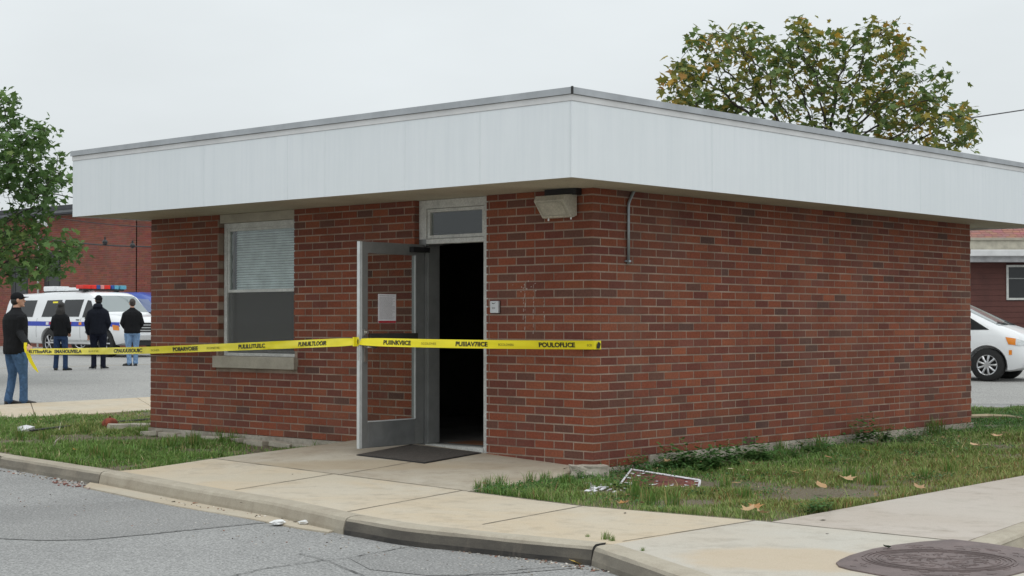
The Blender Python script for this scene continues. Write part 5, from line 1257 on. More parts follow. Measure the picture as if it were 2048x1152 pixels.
m_ = MB(); rb(m_, -.4, -.5, ze, 9.4, .03, zg0); m_.build('soffit', pm('pale_soffit', (.40, .40, .41), .6), FBR)
m_ = MB(); rb(m_, -.4, -.62, zg0, 9.4, -.48, zg1); m_.build('gutter', M_DRIP2, FBR, bevel=.03)
m_ = MB(); rb(m_, -.4, -.46, zg0 + .002, 9.4, .3, zcr); m_.build('fascia', pm('cream_fascia', (.45, .42, .34), .7), FBR)
m_ = MB(); rb(m_, -.45, -.5, zcr, 9.45, .4, zcr + .07); m_.build('trim', M_LINTEL, FBR)
sh_ = MB(); M_SHING = tint_mat('red_shingle', .95, 0); M = Matrix(((rx.x, ry.x, 0, rc0.x), (rx.y, ry.y, 0, rc0.y), (0, 0, 1, 0), (0, 0, 0, 1)))
for r_ in range(34):
    v0 = -.45 + r_ * .13; z0 = zcr + .07 + r_ * .06; u = -.45 + (r_ % 2) * .12
    while u < 9.4:
        w_ = rnd.uniform(.16, .30); c = tuple(x * rnd.uniform(.85, 1.12) for x in (.30, .15, .13))
        sh_.add([M @ Vector(q) for q in ((u, v0, z0), (u + w_ - .01, v0, z0), (u + w_ - .01, v0 + .16, z0 + .062), (u, v0 + .16, z0 + .062), (u, v0, z0 - .02), (u + w_ - .01, v0, z0 - .02))], [(0, 1, 2, 3), (4, 5, 1, 0)], c); u += w_
rfo = MB(); rfo.add([M @ Vector(q) for q in ((-.45, -.45, zcr + .045), (9.4, -.45, zcr + .045), (9.4, 4.1, zcr + 2.13), (-.45, 4.1, zcr + 2.13), (-.45, 6.5, zcr), (9.4, 6.5, zcr))], [(0, 1, 2, 3), (3, 2, 5, 4)]); rfx = rfo.build('roof', M_SIDING, FBR)
o = sh_.build('shingles', M_SHING, rfx); tag(o, kind='stuff')
# ------------------------------------------------------------------ trees
def star_leaf(sz, lobes=5):
    """flat-ish lobed leaf, one n-gon fan, stem at the origin, pointing to +y"""
    pts = [(0, 0)]
    n_ = 11 if lobes == 5 else 7
    if lobes == 5: out = [(.10, .05), (.42, .02), (.30, .22), (.56, .48), (.26, .50), (.16, .66), (0, 1.0), (-.16, .66), (-.26, .50), (-.56, .48), (-.30, .22), (-.42, .02), (-.10, .05)]
    else: out = [(.22, .2), (.30, .5), (.15, .8), (0, 1), (-.15, .8), (-.30, .5), (-.22, .2)]
    v = [(0, .28, -.03)] + [(0, 0, 0)] + [(a, b, -.10 * abs(a) + .08 * math.sin(b * 3)) for a, b in out]
    v = np.array(v) * sz; f = [(0, i, i + 1) for i in range(1, len(v) - 1)] + [(0, len(v) - 1, 1)]
    return v, f
def grow(attr, base, trunk_top, step, kill, infl, maxit=140, lead=0.):
    nodes = []; par = []; n_ = max(2, int((trunk_top - base).length / step))
    for i in range(n_ + 1): nodes.append(np.array(base.lerp(trunk_top, i / n_)) + (nprng.normal(size=3) * .03 if i else 0)); par.append(i - 1)
    A = np.array(attr); alive = np.ones(len(A), bool); N_ = np.array(nodes)
    d = np.linalg.norm(A[:, None] - N_[None], axis=2); near = d.argmin(1); nd = d.min(1)
    for it in range(maxit):
        if not alive.any(): break
        new = {}
        for j in np.where(alive)[0]:
            if nd[j] < infl: new.setdefault(near[j], []).append(A[j] - nodes[near[j]])
        if not new: break
        s0 = len(nodes)
        for i, vs in new.items():
            u = sum(v / (np.linalg.norm(v) + 1e-9) for v in vs); u = u / (np.linalg.norm(u) + 1e-9) + nprng.normal(size=3) * .22; u /= np.linalg.norm(u)
            nodes.append(nodes[i] + u * step); par.append(i)
        NN = np.array(nodes[s0:]); ai = np.where(alive)[0]; d = np.linalg.norm(A[ai][:, None] - NN[None], axis=2); mn = d.min(1); am = d.argmin(1) + s0
        up = mn < nd[ai]; near[ai[up]] = am[up]; nd[ai[up]] = mn[up]; alive[ai[nd[ai] < kill]] = False
        if len(nodes) > 9000: break
    return np.array(nodes), par
def tree(name, base, top_pt, blobs, D, nattr, leafsz, lobes, pals, label, per, step=.22, kill=.35, thick=.011, spread=.16, zsp=.55, gate=-.12, tfac=.45):
    T_ = empty(name, base, label, 'tree'); attr = []
    wts = np.array([b[2] ** 2 for b in blobs], float); wts /= wts.sum()
    for _ in range(nattr):
        i = nprng.choice(len(blobs), p=wts); bx, by, br = blobs[i][:3]
        while True:
            u = nprng.uniform(-1, 1, 3)
            if np.linalg.norm(u) <= 1: break
        dd_ = (u[1] * zsp * 2.2) + (u[1] * br * D / F * .6); q_ = PD(bx + u[0] * br, by + u[2] * br, D + dd_)
        if br > 26 and mnoise.noise(q_ * 1.25 + Vector((7, 3, 1))) < gate: continue
        attr.append(tuple(q_))
    nodes, par = grow(attr, Vector(base), Vector(top_pt), step, kill, 30)
    n_ = len(nodes); ch = [0] * n_; r = [0.] * n_; kids = [[] for _ in range(n_)]
    for i in range(1, n_): kids[par[i]].append(i)
    tips = [i for i in range(n_) if not kids[i]]; a2 = [0.] * n_
    for i in range(n_ - 1, -1, -1):
        if not kids[i]: a2[i] = .0065 ** 2.2
        else: a2[i] = sum(a2[k_] for k_ in kids[i]) * 1.0
        r[i] = a2[i] ** (1 / 2.2) * thick / .0065 * .65
        if i: pass
    # tubes along chains
    m_ = MB(); stack = [(0, None)]
    while stack:
        i, p_ = stack.pop(); ch_ = [p_] if p_ is not None else []; ch_.append(i)
        while kids[i]:
            ks = sorted(kids[i], key=lambda q: -a2[q])
            for q in ks[1:]: stack.append((q, i))
            i = ks[0]; ch_.append(i)
        if len(ch_) > 1:
            rr = [r[q] for q in ch_]
            if p_ is not None: rr[0] = rr[1] * 1.1
            m_.tube([Vector(nodes[q]) for q in ch_], rr, 7 if rr[0] > .05 else (5 if rr[0] > .015 else 3), cap=False)
    m_.build('trunk', M_BARK, T_, smooth=True)
    lv, lf = star_leaf(1., lobes); nv = len(lv); V = []; Fc = []; Cc = []; cnt = 0
    thin = [i for i in range(n_) if r[i] < .016]
    cand = [(i, per) for i in tips] + [(i, per * tfac) for i in thin if kids[i]]
    singles = []
    for i, k_ in cand:
        kk = int(k_) + (1 if nprng.random() < k_ % 1 else 0); hue = nprng.random()
        for _ in range(kk):
            c = nodes[i] + nprng.normal(size=3) * spread
            n0 = mnoise.noise(Vector((c[0] * .9, c[1] * .9, c[2] * .9)) ) * .5 + .5
            pal = pals[min(len(pals) - 1, int(clamp(n0 * .75 + nprng.random() * .5 - .12, 0, .999) * len(pals)))]
            col = np.array(pal) * nprng.uniform(.8, 1.45)
            yw = nprng.uniform(0, 6.28); pt_ = nprng.uniform(-.5, 1.35); rl = nprng.normal() * .6
            M = (Matrix.Rotation(yw, 3, 'Z') @ Matrix.Rotation(-pt_, 3, 'X') @ Matrix.Rotation(rl, 3, 'Y'))
            s_ = leafsz * nprng.uniform(.45, 1.35); q = (lv * s_) @ np.array(M).T + c
            V.append(q); Fc += [tuple(cnt * nv + a for a in f_) for f_ in lf]; Cc.append(np.tile(np.append(col, 1.), (nv, 1))); cnt += 1
            singles.append((c, M, s_, col))
    V = np.vstack(V); Cc = np.vstack(Cc)
    o = mk('crown', V, Fc, M_LEAF, T_, cols=Cc); tag(o, kind='stuff')
    return T_, len(nodes), cnt
G1 = [(.058, .115, .034), (.072, .135, .040), (.086, .155, .044), (.105, .175, .048), (.155, .215, .058)]
G2 = [(.075, .130, .042), (.085, .145, .045), (.098, .155, .045), (.110, .165, .048), (.14, .175, .045), (.19, .19, .045), (.28, .22, .04), (.38, .235, .035), (.33, .18, .04)]
blR = [(1375, 165, 40), (1365, 130, 25), (1345, 195, 22), (1440, 110, 50), (1405, 225, 55), (1360, 262, 25), (1500, 95, 40), (1480, 190, 65), (1560, 150, 55), (1605, 85, 45), (1655, 70, 25), (1575, 230, 60), (1660, 160, 58), (1715, 100, 40), (1745, 55, 13), (1780, 75, 20), (1700, 65, 14), (1765, 120, 45), (1745, 170, 50), (1810, 150, 25), (1700, 245, 60), (1790, 235, 55), (1840, 185, 38), (1885, 160, 20), (1850, 245, 50), (1905, 250, 38), (1940, 272, 18), (1925, 215, 18),
       (1820, 95, 12), (1745, 38, 9), (1345, 160, 12), (1500, 55, 14), (1440, 62, 14), (1385, 95, 14), (1605, 48, 16), (1790, 50, 9), (1895, 145, 12), (1950, 240, 12), (1330, 290, 10), (1440, 300, 50), (1540, 320, 60), (1650, 320, 60), (1760, 320, 60), (1880, 310, 45)]
bR = PD(1625, 640, 31); bR.z = zgrass(bR.x, bR.y) - .1; tR = PD(1640, 340, 31)
T1 = tree('maple_tree', bR, tR, blR, 31, 2300, .15, 5, G2, 'tall maple with green and yellow leaves behind the roof', 8.5, step=.15, kill=.22, thick=.0095, spread=.11, tfac=.36)
blL = [(0, 290, 70), (5, 225, 40), (28, 208, 14), (-10, 340, 80), (60, 325, 32), (85, 275, 22), (75, 300, 22), (45, 375, 50), (95, 350, 26), (105, 315, 13), (112, 355, 12), (100, 380, 22), (-70, 290, 110), (-90, 430, 110), (20, 470, 50), (80, 500, 36), (120, 500, 24), (155, 500, 10), (100, 530, 26), (125, 530, 12), (10, 515, 45), (50, 540, 26), (-70, 540, 60), (60, 400, 40), (-120, 180, 70), (-200, 330, 110), (85, 248, 10), (98, 260, 12), (120, 350, 14), (140, 490, 18), (165, 492, 10), (60, 275, 16), (130, 510, 16), (30, 195, 9), (70, 470, 30), (100, 410, 16)]
bL = PD(-210, 640, 33); bL.z = zroad(bL.x, bL.y) - .05; tL = PD(-150, 560, 33)
T2 = tree('maple_tree', bL, tL, blL, 33, 3200, .15, 5, G1, 'dark green leafy tree at the left beside the brick building', 9., step=.17, kill=.22, thick=.0085, spread=.13, tfac=.45, gate=-.08)
print('TREE', T1[1:], T2[1:])

# ------------------------------------------------------------------ grass
def vnoise(X, Y, s, seed):
    r_ = np.random.default_rng(seed); G = r_.random((256, 256)); x = X * s + 500; y = Y * s + 500
    xi = np.floor(x).astype(int); yi = np.floor(y).astype(int); fx = x - xi; fy = y - yi; fx = fx * fx * (3 - 2 * fx); fy = fy * fy * (3 - 2 * fy)
    g = lambda a, b: G[a % 256, b % 256]
    return (g(xi, yi) * (1 - fx) + g(xi + 1, yi) * fx) * (1 - fy) + (g(xi, yi + 1) * (1 - fx) + g(xi + 1, yi + 1) * fx) * fy
def grass(poly, dens, label, seed, bare=(), shrink=0., tall=1., zone=False):
    X0 = min(p_[0] for p_ in poly); X1 = max(p_[0] for p_ in poly); Y0 = min(p_[1] for p_ in poly); Y1 = max(p_[1] for p_ in poly)
    # stay within what the photograph shows
    r_ = np.random.default_rng(seed); n_ = int((X1 - X0) * (Y1 - Y0) * dens)
    X = r_.uniform(X0, X1, n_); Y = r_.uniform(Y0, Y1, n_)
    dep = (X - CAMP.x) * FW.x + (Y - CAMP.y) * FW.y; la = (X - CAMP.x) * RT.x + (Y - CAMP.y) * RT.y
    ok = pip(poly, X, Y) & (np.abs(la / dep) < .40) & (dep > 6)
    # keep blades out of the building
    ok &= ~((X < .04) & (X > FX0 - .03) & (Y > -.03) & (Y < SY1 + .02))
    n1 = vnoise(X, Y, 1.1, seed + 1); n2 = vnoise(X, Y, 4.2, seed + 2); n3 = vnoise(X, Y, .5, seed + 3)
    dn = np.clip(1.3 * n1 + .9 * n2 - .52, .04, 1.)
    for bx, by, br in bare:
        dd_ = np.hypot(X - bx, Y - by) / br; dn *= np.clip((dd_ - .45) * 1.5, .03, 1)
    ok &= r_.random(n_) < dn * np.clip(16. / dep, .35, 1.)
    X, Y, n1, n2, n3, dep = X[ok], Y[ok], n1[ok], n2[ok], n3[ok], dep[ok]; n_ = len(X)
    Z = np.interp(dep, [0, 15, 26, 60], [-.165, -.155, -.065, .0]) - .004
    H = (.014 + .085 * n2 * n1 + .018 * r_.random(n_)) * tall; H *= np.where(r_.random(n_) < .03, 1.9, 1)
    for bx, by, br in bare:
        dd_ = np.hypot(X - bx, Y - by) / br; H *= np.clip(dd_ * .8, .35, 1)
    az = r_.uniform(0, 2 * np.pi, n_); lean = r_.uniform(.1, 1.1, n_) * H; W_ = r_.uniform(.0022, .0042, n_) * np.clip(dep / 12, .9, 1.8)
    dx_, dy_ = np.cos(az), np.sin(az); px_, py_ = -dy_ * W_, dx_ * W_
    V = np.empty((n_, 5, 3))
    V[:, 0] = np.c_[X - px_, Y - py_, Z]; V[:, 1] = np.c_[X + px_, Y + py_, Z]
    V[:, 2] = np.c_[X - px_ * .8 + dx_ * lean * .35, Y - py_ * .8 + dy_ * lean * .35, Z + H * .6]; V[:, 3] = np.c_[X + px_ * .8 + dx_ * lean * .35, Y + py_ * .8 + dy_ * lean * .35, Z + H * .6]
    V[:, 4] = np.c_[X + dx_ * lean, Y + dy_ * lean, Z + H]
    base_ = np.arange(n_) * 5; loops = np.stack([base_, base_ + 1, base_ + 3, base_ + 2, base_ + 2, base_ + 3, base_ + 4], 1).ravel()
    me = bpy.data.meshes.new('grass'); me.vertices.add(n_ * 5); me.vertices.foreach_set('co', V.ravel()); me.loops.add(len(loops)); me.loops.foreach_set('vertex_index', loops.astype(np.int32))
    st = np.stack([np.arange(n_) * 7, np.arange(n_) * 7 + 4], 1).ravel(); me.polygons.add(n_ * 2); me.polygons.foreach_set('loop_start', st.astype(np.int32)); me.update(calc_edges=True); me.validate()
    ga = np.array([.100, .200, .045]); gb = np.array([.190, .290, .070]); gy = np.array([.40, .36, .14]); gs = np.array([.42, .36, .20])
    t_ = r_.random(n_)[:, None]; col = ga * (1 - t_) + gb * t_
    yl = np.clip((n3 - .45) * 2.2, 0, 1)[:, None] * (r_.random(n_)[:, None] < .6); col = col * (1 - .55 * yl) + gy * .55 * yl
    dead = (r_.random(n_) < .07 + .18 * (1 - n1))[:, None]; col = np.where(dead, gs * r_.uniform(.5, 1, (n_, 1)), col); col *= r_.uniform(.85, 1.4, (n_, 1))
    if zone:
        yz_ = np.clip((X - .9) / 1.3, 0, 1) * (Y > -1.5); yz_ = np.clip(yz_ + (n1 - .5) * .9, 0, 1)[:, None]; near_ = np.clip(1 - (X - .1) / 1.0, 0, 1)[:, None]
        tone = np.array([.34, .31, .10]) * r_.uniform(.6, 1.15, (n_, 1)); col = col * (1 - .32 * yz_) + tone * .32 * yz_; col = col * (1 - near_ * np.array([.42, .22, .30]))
        br_ = ((r_.random(n_)[:, None] < .16 * yz_)); col = np.where(br_, np.array([.36, .22, .09]) * r_.uniform(.5, 1.1, (n_, 1)), col)
    cc = np.concatenate([np.repeat(col, 5, 0), np.ones((n_ * 5, 1))], 1).astype(np.float32)
    a = me.color_attributes.new('tint', 'FLOAT_COLOR', 'POINT'); a.data.foreach_set('color', cc.ravel()); me.materials.append(M_GRASS)
    o = bpy.data.objects.new('grass', me); C.objects.link(o); tag(o, label, 'grass', kind='stuff'); return n_
# 
g2 = lambda a, b: (lambda q: (q.x, q.y))(P(a, b, zgrass))
bareR = [(*g2(1640, 992), .55), (*g2(1385, 1006), .34), (*g2(1215, 985), .35), (*g2(1330, 968), .55), (*g2(1560, 1000), .3)]
bareL = [(*g2(250, 878), .6), (*g2(150, 890), .35), (*g2(560, 890), .45), (*g2(420, 868), .35)]
def shrinkp(poly, d):
    c = Vector((sum(p_[0] for p_ in poly) / len(poly), sum(p_[1] for p_ in poly) / len(poly), 0)); return [((p_[0]) + (c.x - p_[0]) / max(1e-6, math.hypot(c.x - p_[0], c.y - p_[1])) * d, (p_[1]) + (c.y - p_[1]) / max(1e-6, math.hypot(c.x - p_[0], c.y - p_[1])) * d) for p_ in poly]
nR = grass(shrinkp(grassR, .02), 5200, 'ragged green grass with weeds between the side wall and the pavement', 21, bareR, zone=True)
nL = grass(shrinkp(grassL, .03), 5200, 'green grass strip between the left kerb and the front wall', 31, bareL, tall=1.1)
print('GRASS', nR, nL)
def cover(poly, n_, seed, label):
    r_ = np.random.default_rng(seed); X0 = min(p_[0] for p_ in poly); X1 = max(p_[0] for p_ in poly); Y0 = min(p_[1] for p_ in poly); Y1 = max(p_[1] for p_ in poly)
    X = r_.uniform(X0, X1, n_); Y = r_.uniform(Y0, Y1, n_); dep = (X - CAMP.x) * FW.x + (Y - CAMP.y) * FW.y; la = (X - CAMP.x) * RT.x + (Y - CAMP.y) * RT.y
    ok = pip(poly, X, Y) & (np.abs(la / dep) < .38) & (dep > 6) & (dep < 24) & ~((X < .05) & (X > FX0 - .04) & (Y > -.04) & (Y < SY1 + .02))
    wallnear = np.where(X > 0, np.clip(1 - (X - .0) / .9, 0, 1) * (Y > 0), 0)
    ok &= r_.random(n_) < np.clip((vnoise(X, Y, 2.3, seed + 5) - .5) * 2.2 + wallnear * .8, 0, 1)
    X, Y, dep, wn_ = X[ok], Y[ok], dep[ok], wallnear[ok]; n_ = len(X); Z = np.interp(dep, [0, 15, 26, 60], [-.165, -.155, -.065, .0]) + r_.uniform(.01, .06, n_) * (1 + wn_)
    a = r_.uniform(0, 6.283, n_); L = r_.uniform(.012, .030, n_) * np.where(r_.random(n_) < .03, 1.8, 1); el = r_.uniform(-.3, .7, n_); u = np.c_[np.cos(a) * np.cos(el), np.sin(a) * np.cos(el), np.sin(el)] * L[:, None]; v = np.c_[-np.sin(a), np.cos(a), r_.uniform(-.4, .4, n_)] * L[:, None] * .38
    c = np.c_[X, Y, Z]; V = np.stack([c, c + u * .5 + v, c + u, c + u * .5 - v], 1).reshape(-1, 3); me = bpy.data.meshes.new('ground_cover'); me.vertices.add(n_ * 4); me.vertices.foreach_set('co', V.ravel())
    me.loops.add(n_ * 4); me.loops.foreach_set('vertex_index', np.arange(n_ * 4, dtype=np.int32)); me.polygons.add(n_); me.polygons.foreach_set('loop_start', (np.arange(n_) * 4).astype(np.int32)); me.update(calc_edges=True); me.validate()
    col = np.array([.062, .150, .045]) * r_.uniform(.6, 1.35, (n_, 1)); dr = (r_.random(n_) < np.where(X > 1.1, .30, .12))[:, None]; col = np.where(dr, np.array([.30, .20, .10]) * r_.uniform(.5, 1.2, (n_, 1)), col)
    cc = np.concatenate([np.repeat(col, 4, 0), np.ones((n_ * 4, 1))], 1).astype(np.float32); at = me.color_attributes.new('tint', 'FLOAT_COLOR', 'POINT'); at.data.foreach_set('color', cc.ravel()); me.materials.append(M_GRASS)
    o = bpy.data.objects.new('ground_cover', me); C.objects.link(o); tag(o, label, 'ground cover', kind='stuff')
cover(grassR, 190000, 51, 'low broad leaved weeds and dead bits among the side lawn grass'); cover(grassL, 190000, 61, 'low broad leaved weeds and dead bits among the left lawn grass')
ORD = 'first second third fourth fifth sixth seventh eighth ninth tenth eleventh twelfth thirteenth fourteenth fifteenth sixteenth seventeenth eighteenth nineteenth twentieth twenty-first twenty-second twenty-third twenty-fourth'.split()
# tufts of tall grass and leafy weeds: plants of their own
def weed_mesh(seed, leafy):
    r_ = random.Random(seed); vs = []; fs = []; cs = []
    if leafy:
        for s_ in range(16):
            az = r_.uniform(0, 6.28); L = r_.uniform(.06, .17); el = r_.uniform(.5, 1.3); d = Vector((math.cos(az) * math.cos(el), math.sin(az) * math.cos(el), math.sin(el)))
            for q in range(8):
                t_ = .25 + .75 * q / 7; c = d * L * t_; sd_ = (1 if q % 2 else -1); a2_ = az + sd_ * r_.uniform(.5, 1.3); ll = r_.uniform(.022, .042) * (1.15 - .4 * t_)
                u = Vector((math.cos(a2_), math.sin(a2_), r_.uniform(-.2, .5))).normalized(); v = u.cross(Vector((0, 0, 1))).normalized() * ll * .34
                b = len(vs); vs += [c, c + u * ll * .35 + v, c + u * ll * .7 + v * .8, c + u * ll, c + u * ll * .7 - v * .8, c + u * ll * .35 - v]; fs.append((b, b + 1, b + 2, b + 3, b + 4, b + 5))
                k = r_.uniform(.7, 1.2); cs += [(.080 * k, .185 * k, .048 * k, 1)] * 6
    else:
        for s_ in range(60):
            az = r_.uniform(0, 6.28); H = r_.uniform(.06, .17); l_ = r_.uniform(.1, .7) * H; x, y_ = r_.gauss(0, .03), r_.gauss(0, .03); w_ = .0035; dx_, dy_ = math.cos(az), math.sin(az)
            b = len(vs); vs += [Vector((x - dy_ * w_, y_ + dx_ * w_, 0)), Vector((x + dy_ * w_, y_ - dx_ * w_, 0)), Vector((x + dy_ * w_ * .8 + dx_ * l_ * .4, y_ - dx_ * w_ * .8 + dy_ * l_ * .4, H * .65)), Vector((x - dy_ * w_ * .8 + dx_ * l_ * .4, y_ + dx_ * w_ * .8 + dy_ * l_ * .4, H * .65)), Vector((x + dx_ * l_, y_ + dy_ * l_, H))]
            fs += [(b, b + 1, b + 2, b + 3), (b + 3, b + 2, b + 4)]; k = r_.uniform(.8, 1.2); c = (.13 * k, .235 * k, .05 * k, 1) if r_.random() < .8 else (.28 * k, .25 * k, .09 * k, 1); cs += [c] * 5
    return vs, fs, cs
protoW = {}
def plant(px, py, leafy, sc, label, group, zf=zgrass):
    key = (leafy, rnd.randrange(4)); nm_ = 'weed_plant' if leafy else 'grass_tuft'
    if key not in protoW:
        vs, fs, cs = weed_mesh(hash(key) % 1000, leafy); o = mk(nm_, vs, fs, M_GRASS, cols=cs); protoW[key] = o.data
    else: o = bpy.data.objects.new(nm_, protoW[key]); C.objects.link(o)
    q = P(px, py, zf); o.location = (q.x, q.y, zf(q.x, q.y) - .003); o.rotation_euler = (0, 0, rnd.uniform(0, 6)); o.scale = (sc, sc, sc * rnd.uniform(.85, 1.15))
    tag(o, label, 'weed' if leafy else 'grass tuft', group)
GW = 'leafy weeds along the foot of the side wall'
for i, (a, b, s_) in enumerate(sorted(((1282, 944, 1.), (1305, 941, .9), (1352, 940, 1.4), (1372, 937, 1.6), (1392, 938, 1.5), (1412, 938, 1.2), (1440, 930, 1.3), (1462, 927, 1.4), (1485, 925, 1.3), (1510, 922, 1.2), (1535, 922, 1.2), (1330, 944, .9), (1628, 910, 1.1), (1660, 905, .9), (1722, 890, 1.4), (1745, 888, 1.5), (1765, 887, 1.3), (1790, 888, 1.), (1830, 884, 1.), (1580, 918, .8), (1430, 940, 1.1), (1400, 948, 1.2), (1475, 940, 1.1)))):
    plant(a, b, True, s_ * 1.35, 'dark green leafy weed at the side wall foot, %s from the doorstep corner' % ORD[i], GW)
for i, (a, b, s_) in enumerate(sorted(((1635, 1026, 1.0), (1610, 1030, .8), (1655, 1022, .9), (1500, 1024, .7), (1105, 985, .9), (1165, 962, .7), (1250, 980, 1.1), (1290, 990, 1.1)))):
    plant(a, b, True, s_ * 1.1, 'blue green leafy weed by the pavement edge, %s from the doorstep' % ORD[i], 'leafy weeds near the pavement')
for i, (a, b, s_) in enumerate(sorted(((975, 978, .75), (955, 981, .6), (1000, 975, .8), (1060, 968, .7), (1090, 964, .8), (1130, 972, .9), (1160, 952, .7), (1740, 878, 1.4), (1755, 880, 1.2), (1640, 900, 1.2), (1875, 868, 1.5), (1862, 870, 1.1), (1560, 905, 1.), (1300, 1010, 1.2), (1350, 1015, 1.1), (1270, 1000, 1.3), (1750, 970, 1.2), (1700, 965, 1.2), (1900, 950, 1.2), (1850, 960, 1.1), (1450, 985, 1.1), (1490, 1000, 1.)))):
    plant(a, b, False, s_, 'ragged taller grass tuft in the side lawn, %s counting from the doorstep' % ORD[i], 'grass tufts in the side lawn')
for i, (a, b, s_) in enumerate(sorted(((310, 868, 1.3), (330, 866, 1.3), (350, 868, 1.2), (370, 872, 1.1), (210, 925, 1.3), (190, 918, 1.2), (260, 920, 1.), (170, 868, 1.1), (440, 882, 1.1), (470, 884, 1.2), (500, 886, 1.1), (525, 888, .9), (40, 880, 1.2), (90, 880, 1.1), (290, 905, 1.2), (340, 900, 1.3), (390, 895, 1.2)))):
    plant(a, b, False, s_, 'ragged taller grass tuft in the left lawn, %s counting from the left kerb' % ORD[i], 'grass tufts in the left lawn')
plant(1212, 1080, False, .42, 'small grass tuft growing in the joint behind the kerb', None, lambda x, y: zc(x, y) - .004)
plant(1225, 1083, False, .3, 'tiny grass tuft at the right end of the kerb joint', None, lambda x, y: zc(x, y) - .004)
plant(1285, 1103, False, .2, 'sparse short grass sprouting beside the curving kerb end', None, lambda x, y: zc(x, y) - .004)
plant(1175, 1075, False, .22, 'short thin grass blades left of the kerb joint tuft', None, lambda x, y: zc(x, y) - .004)

# ------------------------------------------------------------------ fallen leaves and rubbish
def leaf_obj(px, py, zf, size, col, label, kind=5, lift=.012, curl=1., rz=None, group='fallen leaves', cat='leaf', name='fallen_leaf'):
    if kind == 5 and rnd.random() < .6: kind = 7
    size *= 1.05; v, f = star_leaf(size, kind); r_ = rnd.uniform(0, 6.28) if rz is None else rz
    vv = []; 
    for a in v:
        x, y_, z_ = a; y_ -= size * .45; z_ = z_ * .5 + .32 * curl * (x * x * 2.2 + y_ * y_ * 1.2) / size * rnd.uniform(.8, 1.2); vv.append(Vector((x, y_, max(0, z_))))
    M = Matrix.Rotation(r_, 3, 'Z') @ Matrix.Rotation(rnd.uniform(-.3, .3) * curl, 3, 'X'); vv = [M @ q for q in vv]; mz = min(q.z for q in vv); vv = [q - Vector((0, 0, mz)) for q in vv]
    o = mk(name, vv, f, M_DRY, cols=[(*col, 1)] * len(vv)); q = P(px, py, zf); o.location = (q.x, q.y, zf(q.x, q.y) + lift)
    tag(o, label, cat, group); return o
zr_ = lambda x, y: -.26; zgt = lambda x, y: -.2475; zgr = lambda x, y: -.2325; zg2 = lambda x, y: zgrass(x, y) + .032
YL, OR, TN, BR_, PL, OL = (.62, .42, .10), (.48, .23, .05), (.50, .34, .19), (.16, .07, .035), (.66, .58, .40), (.20, .17, .05)
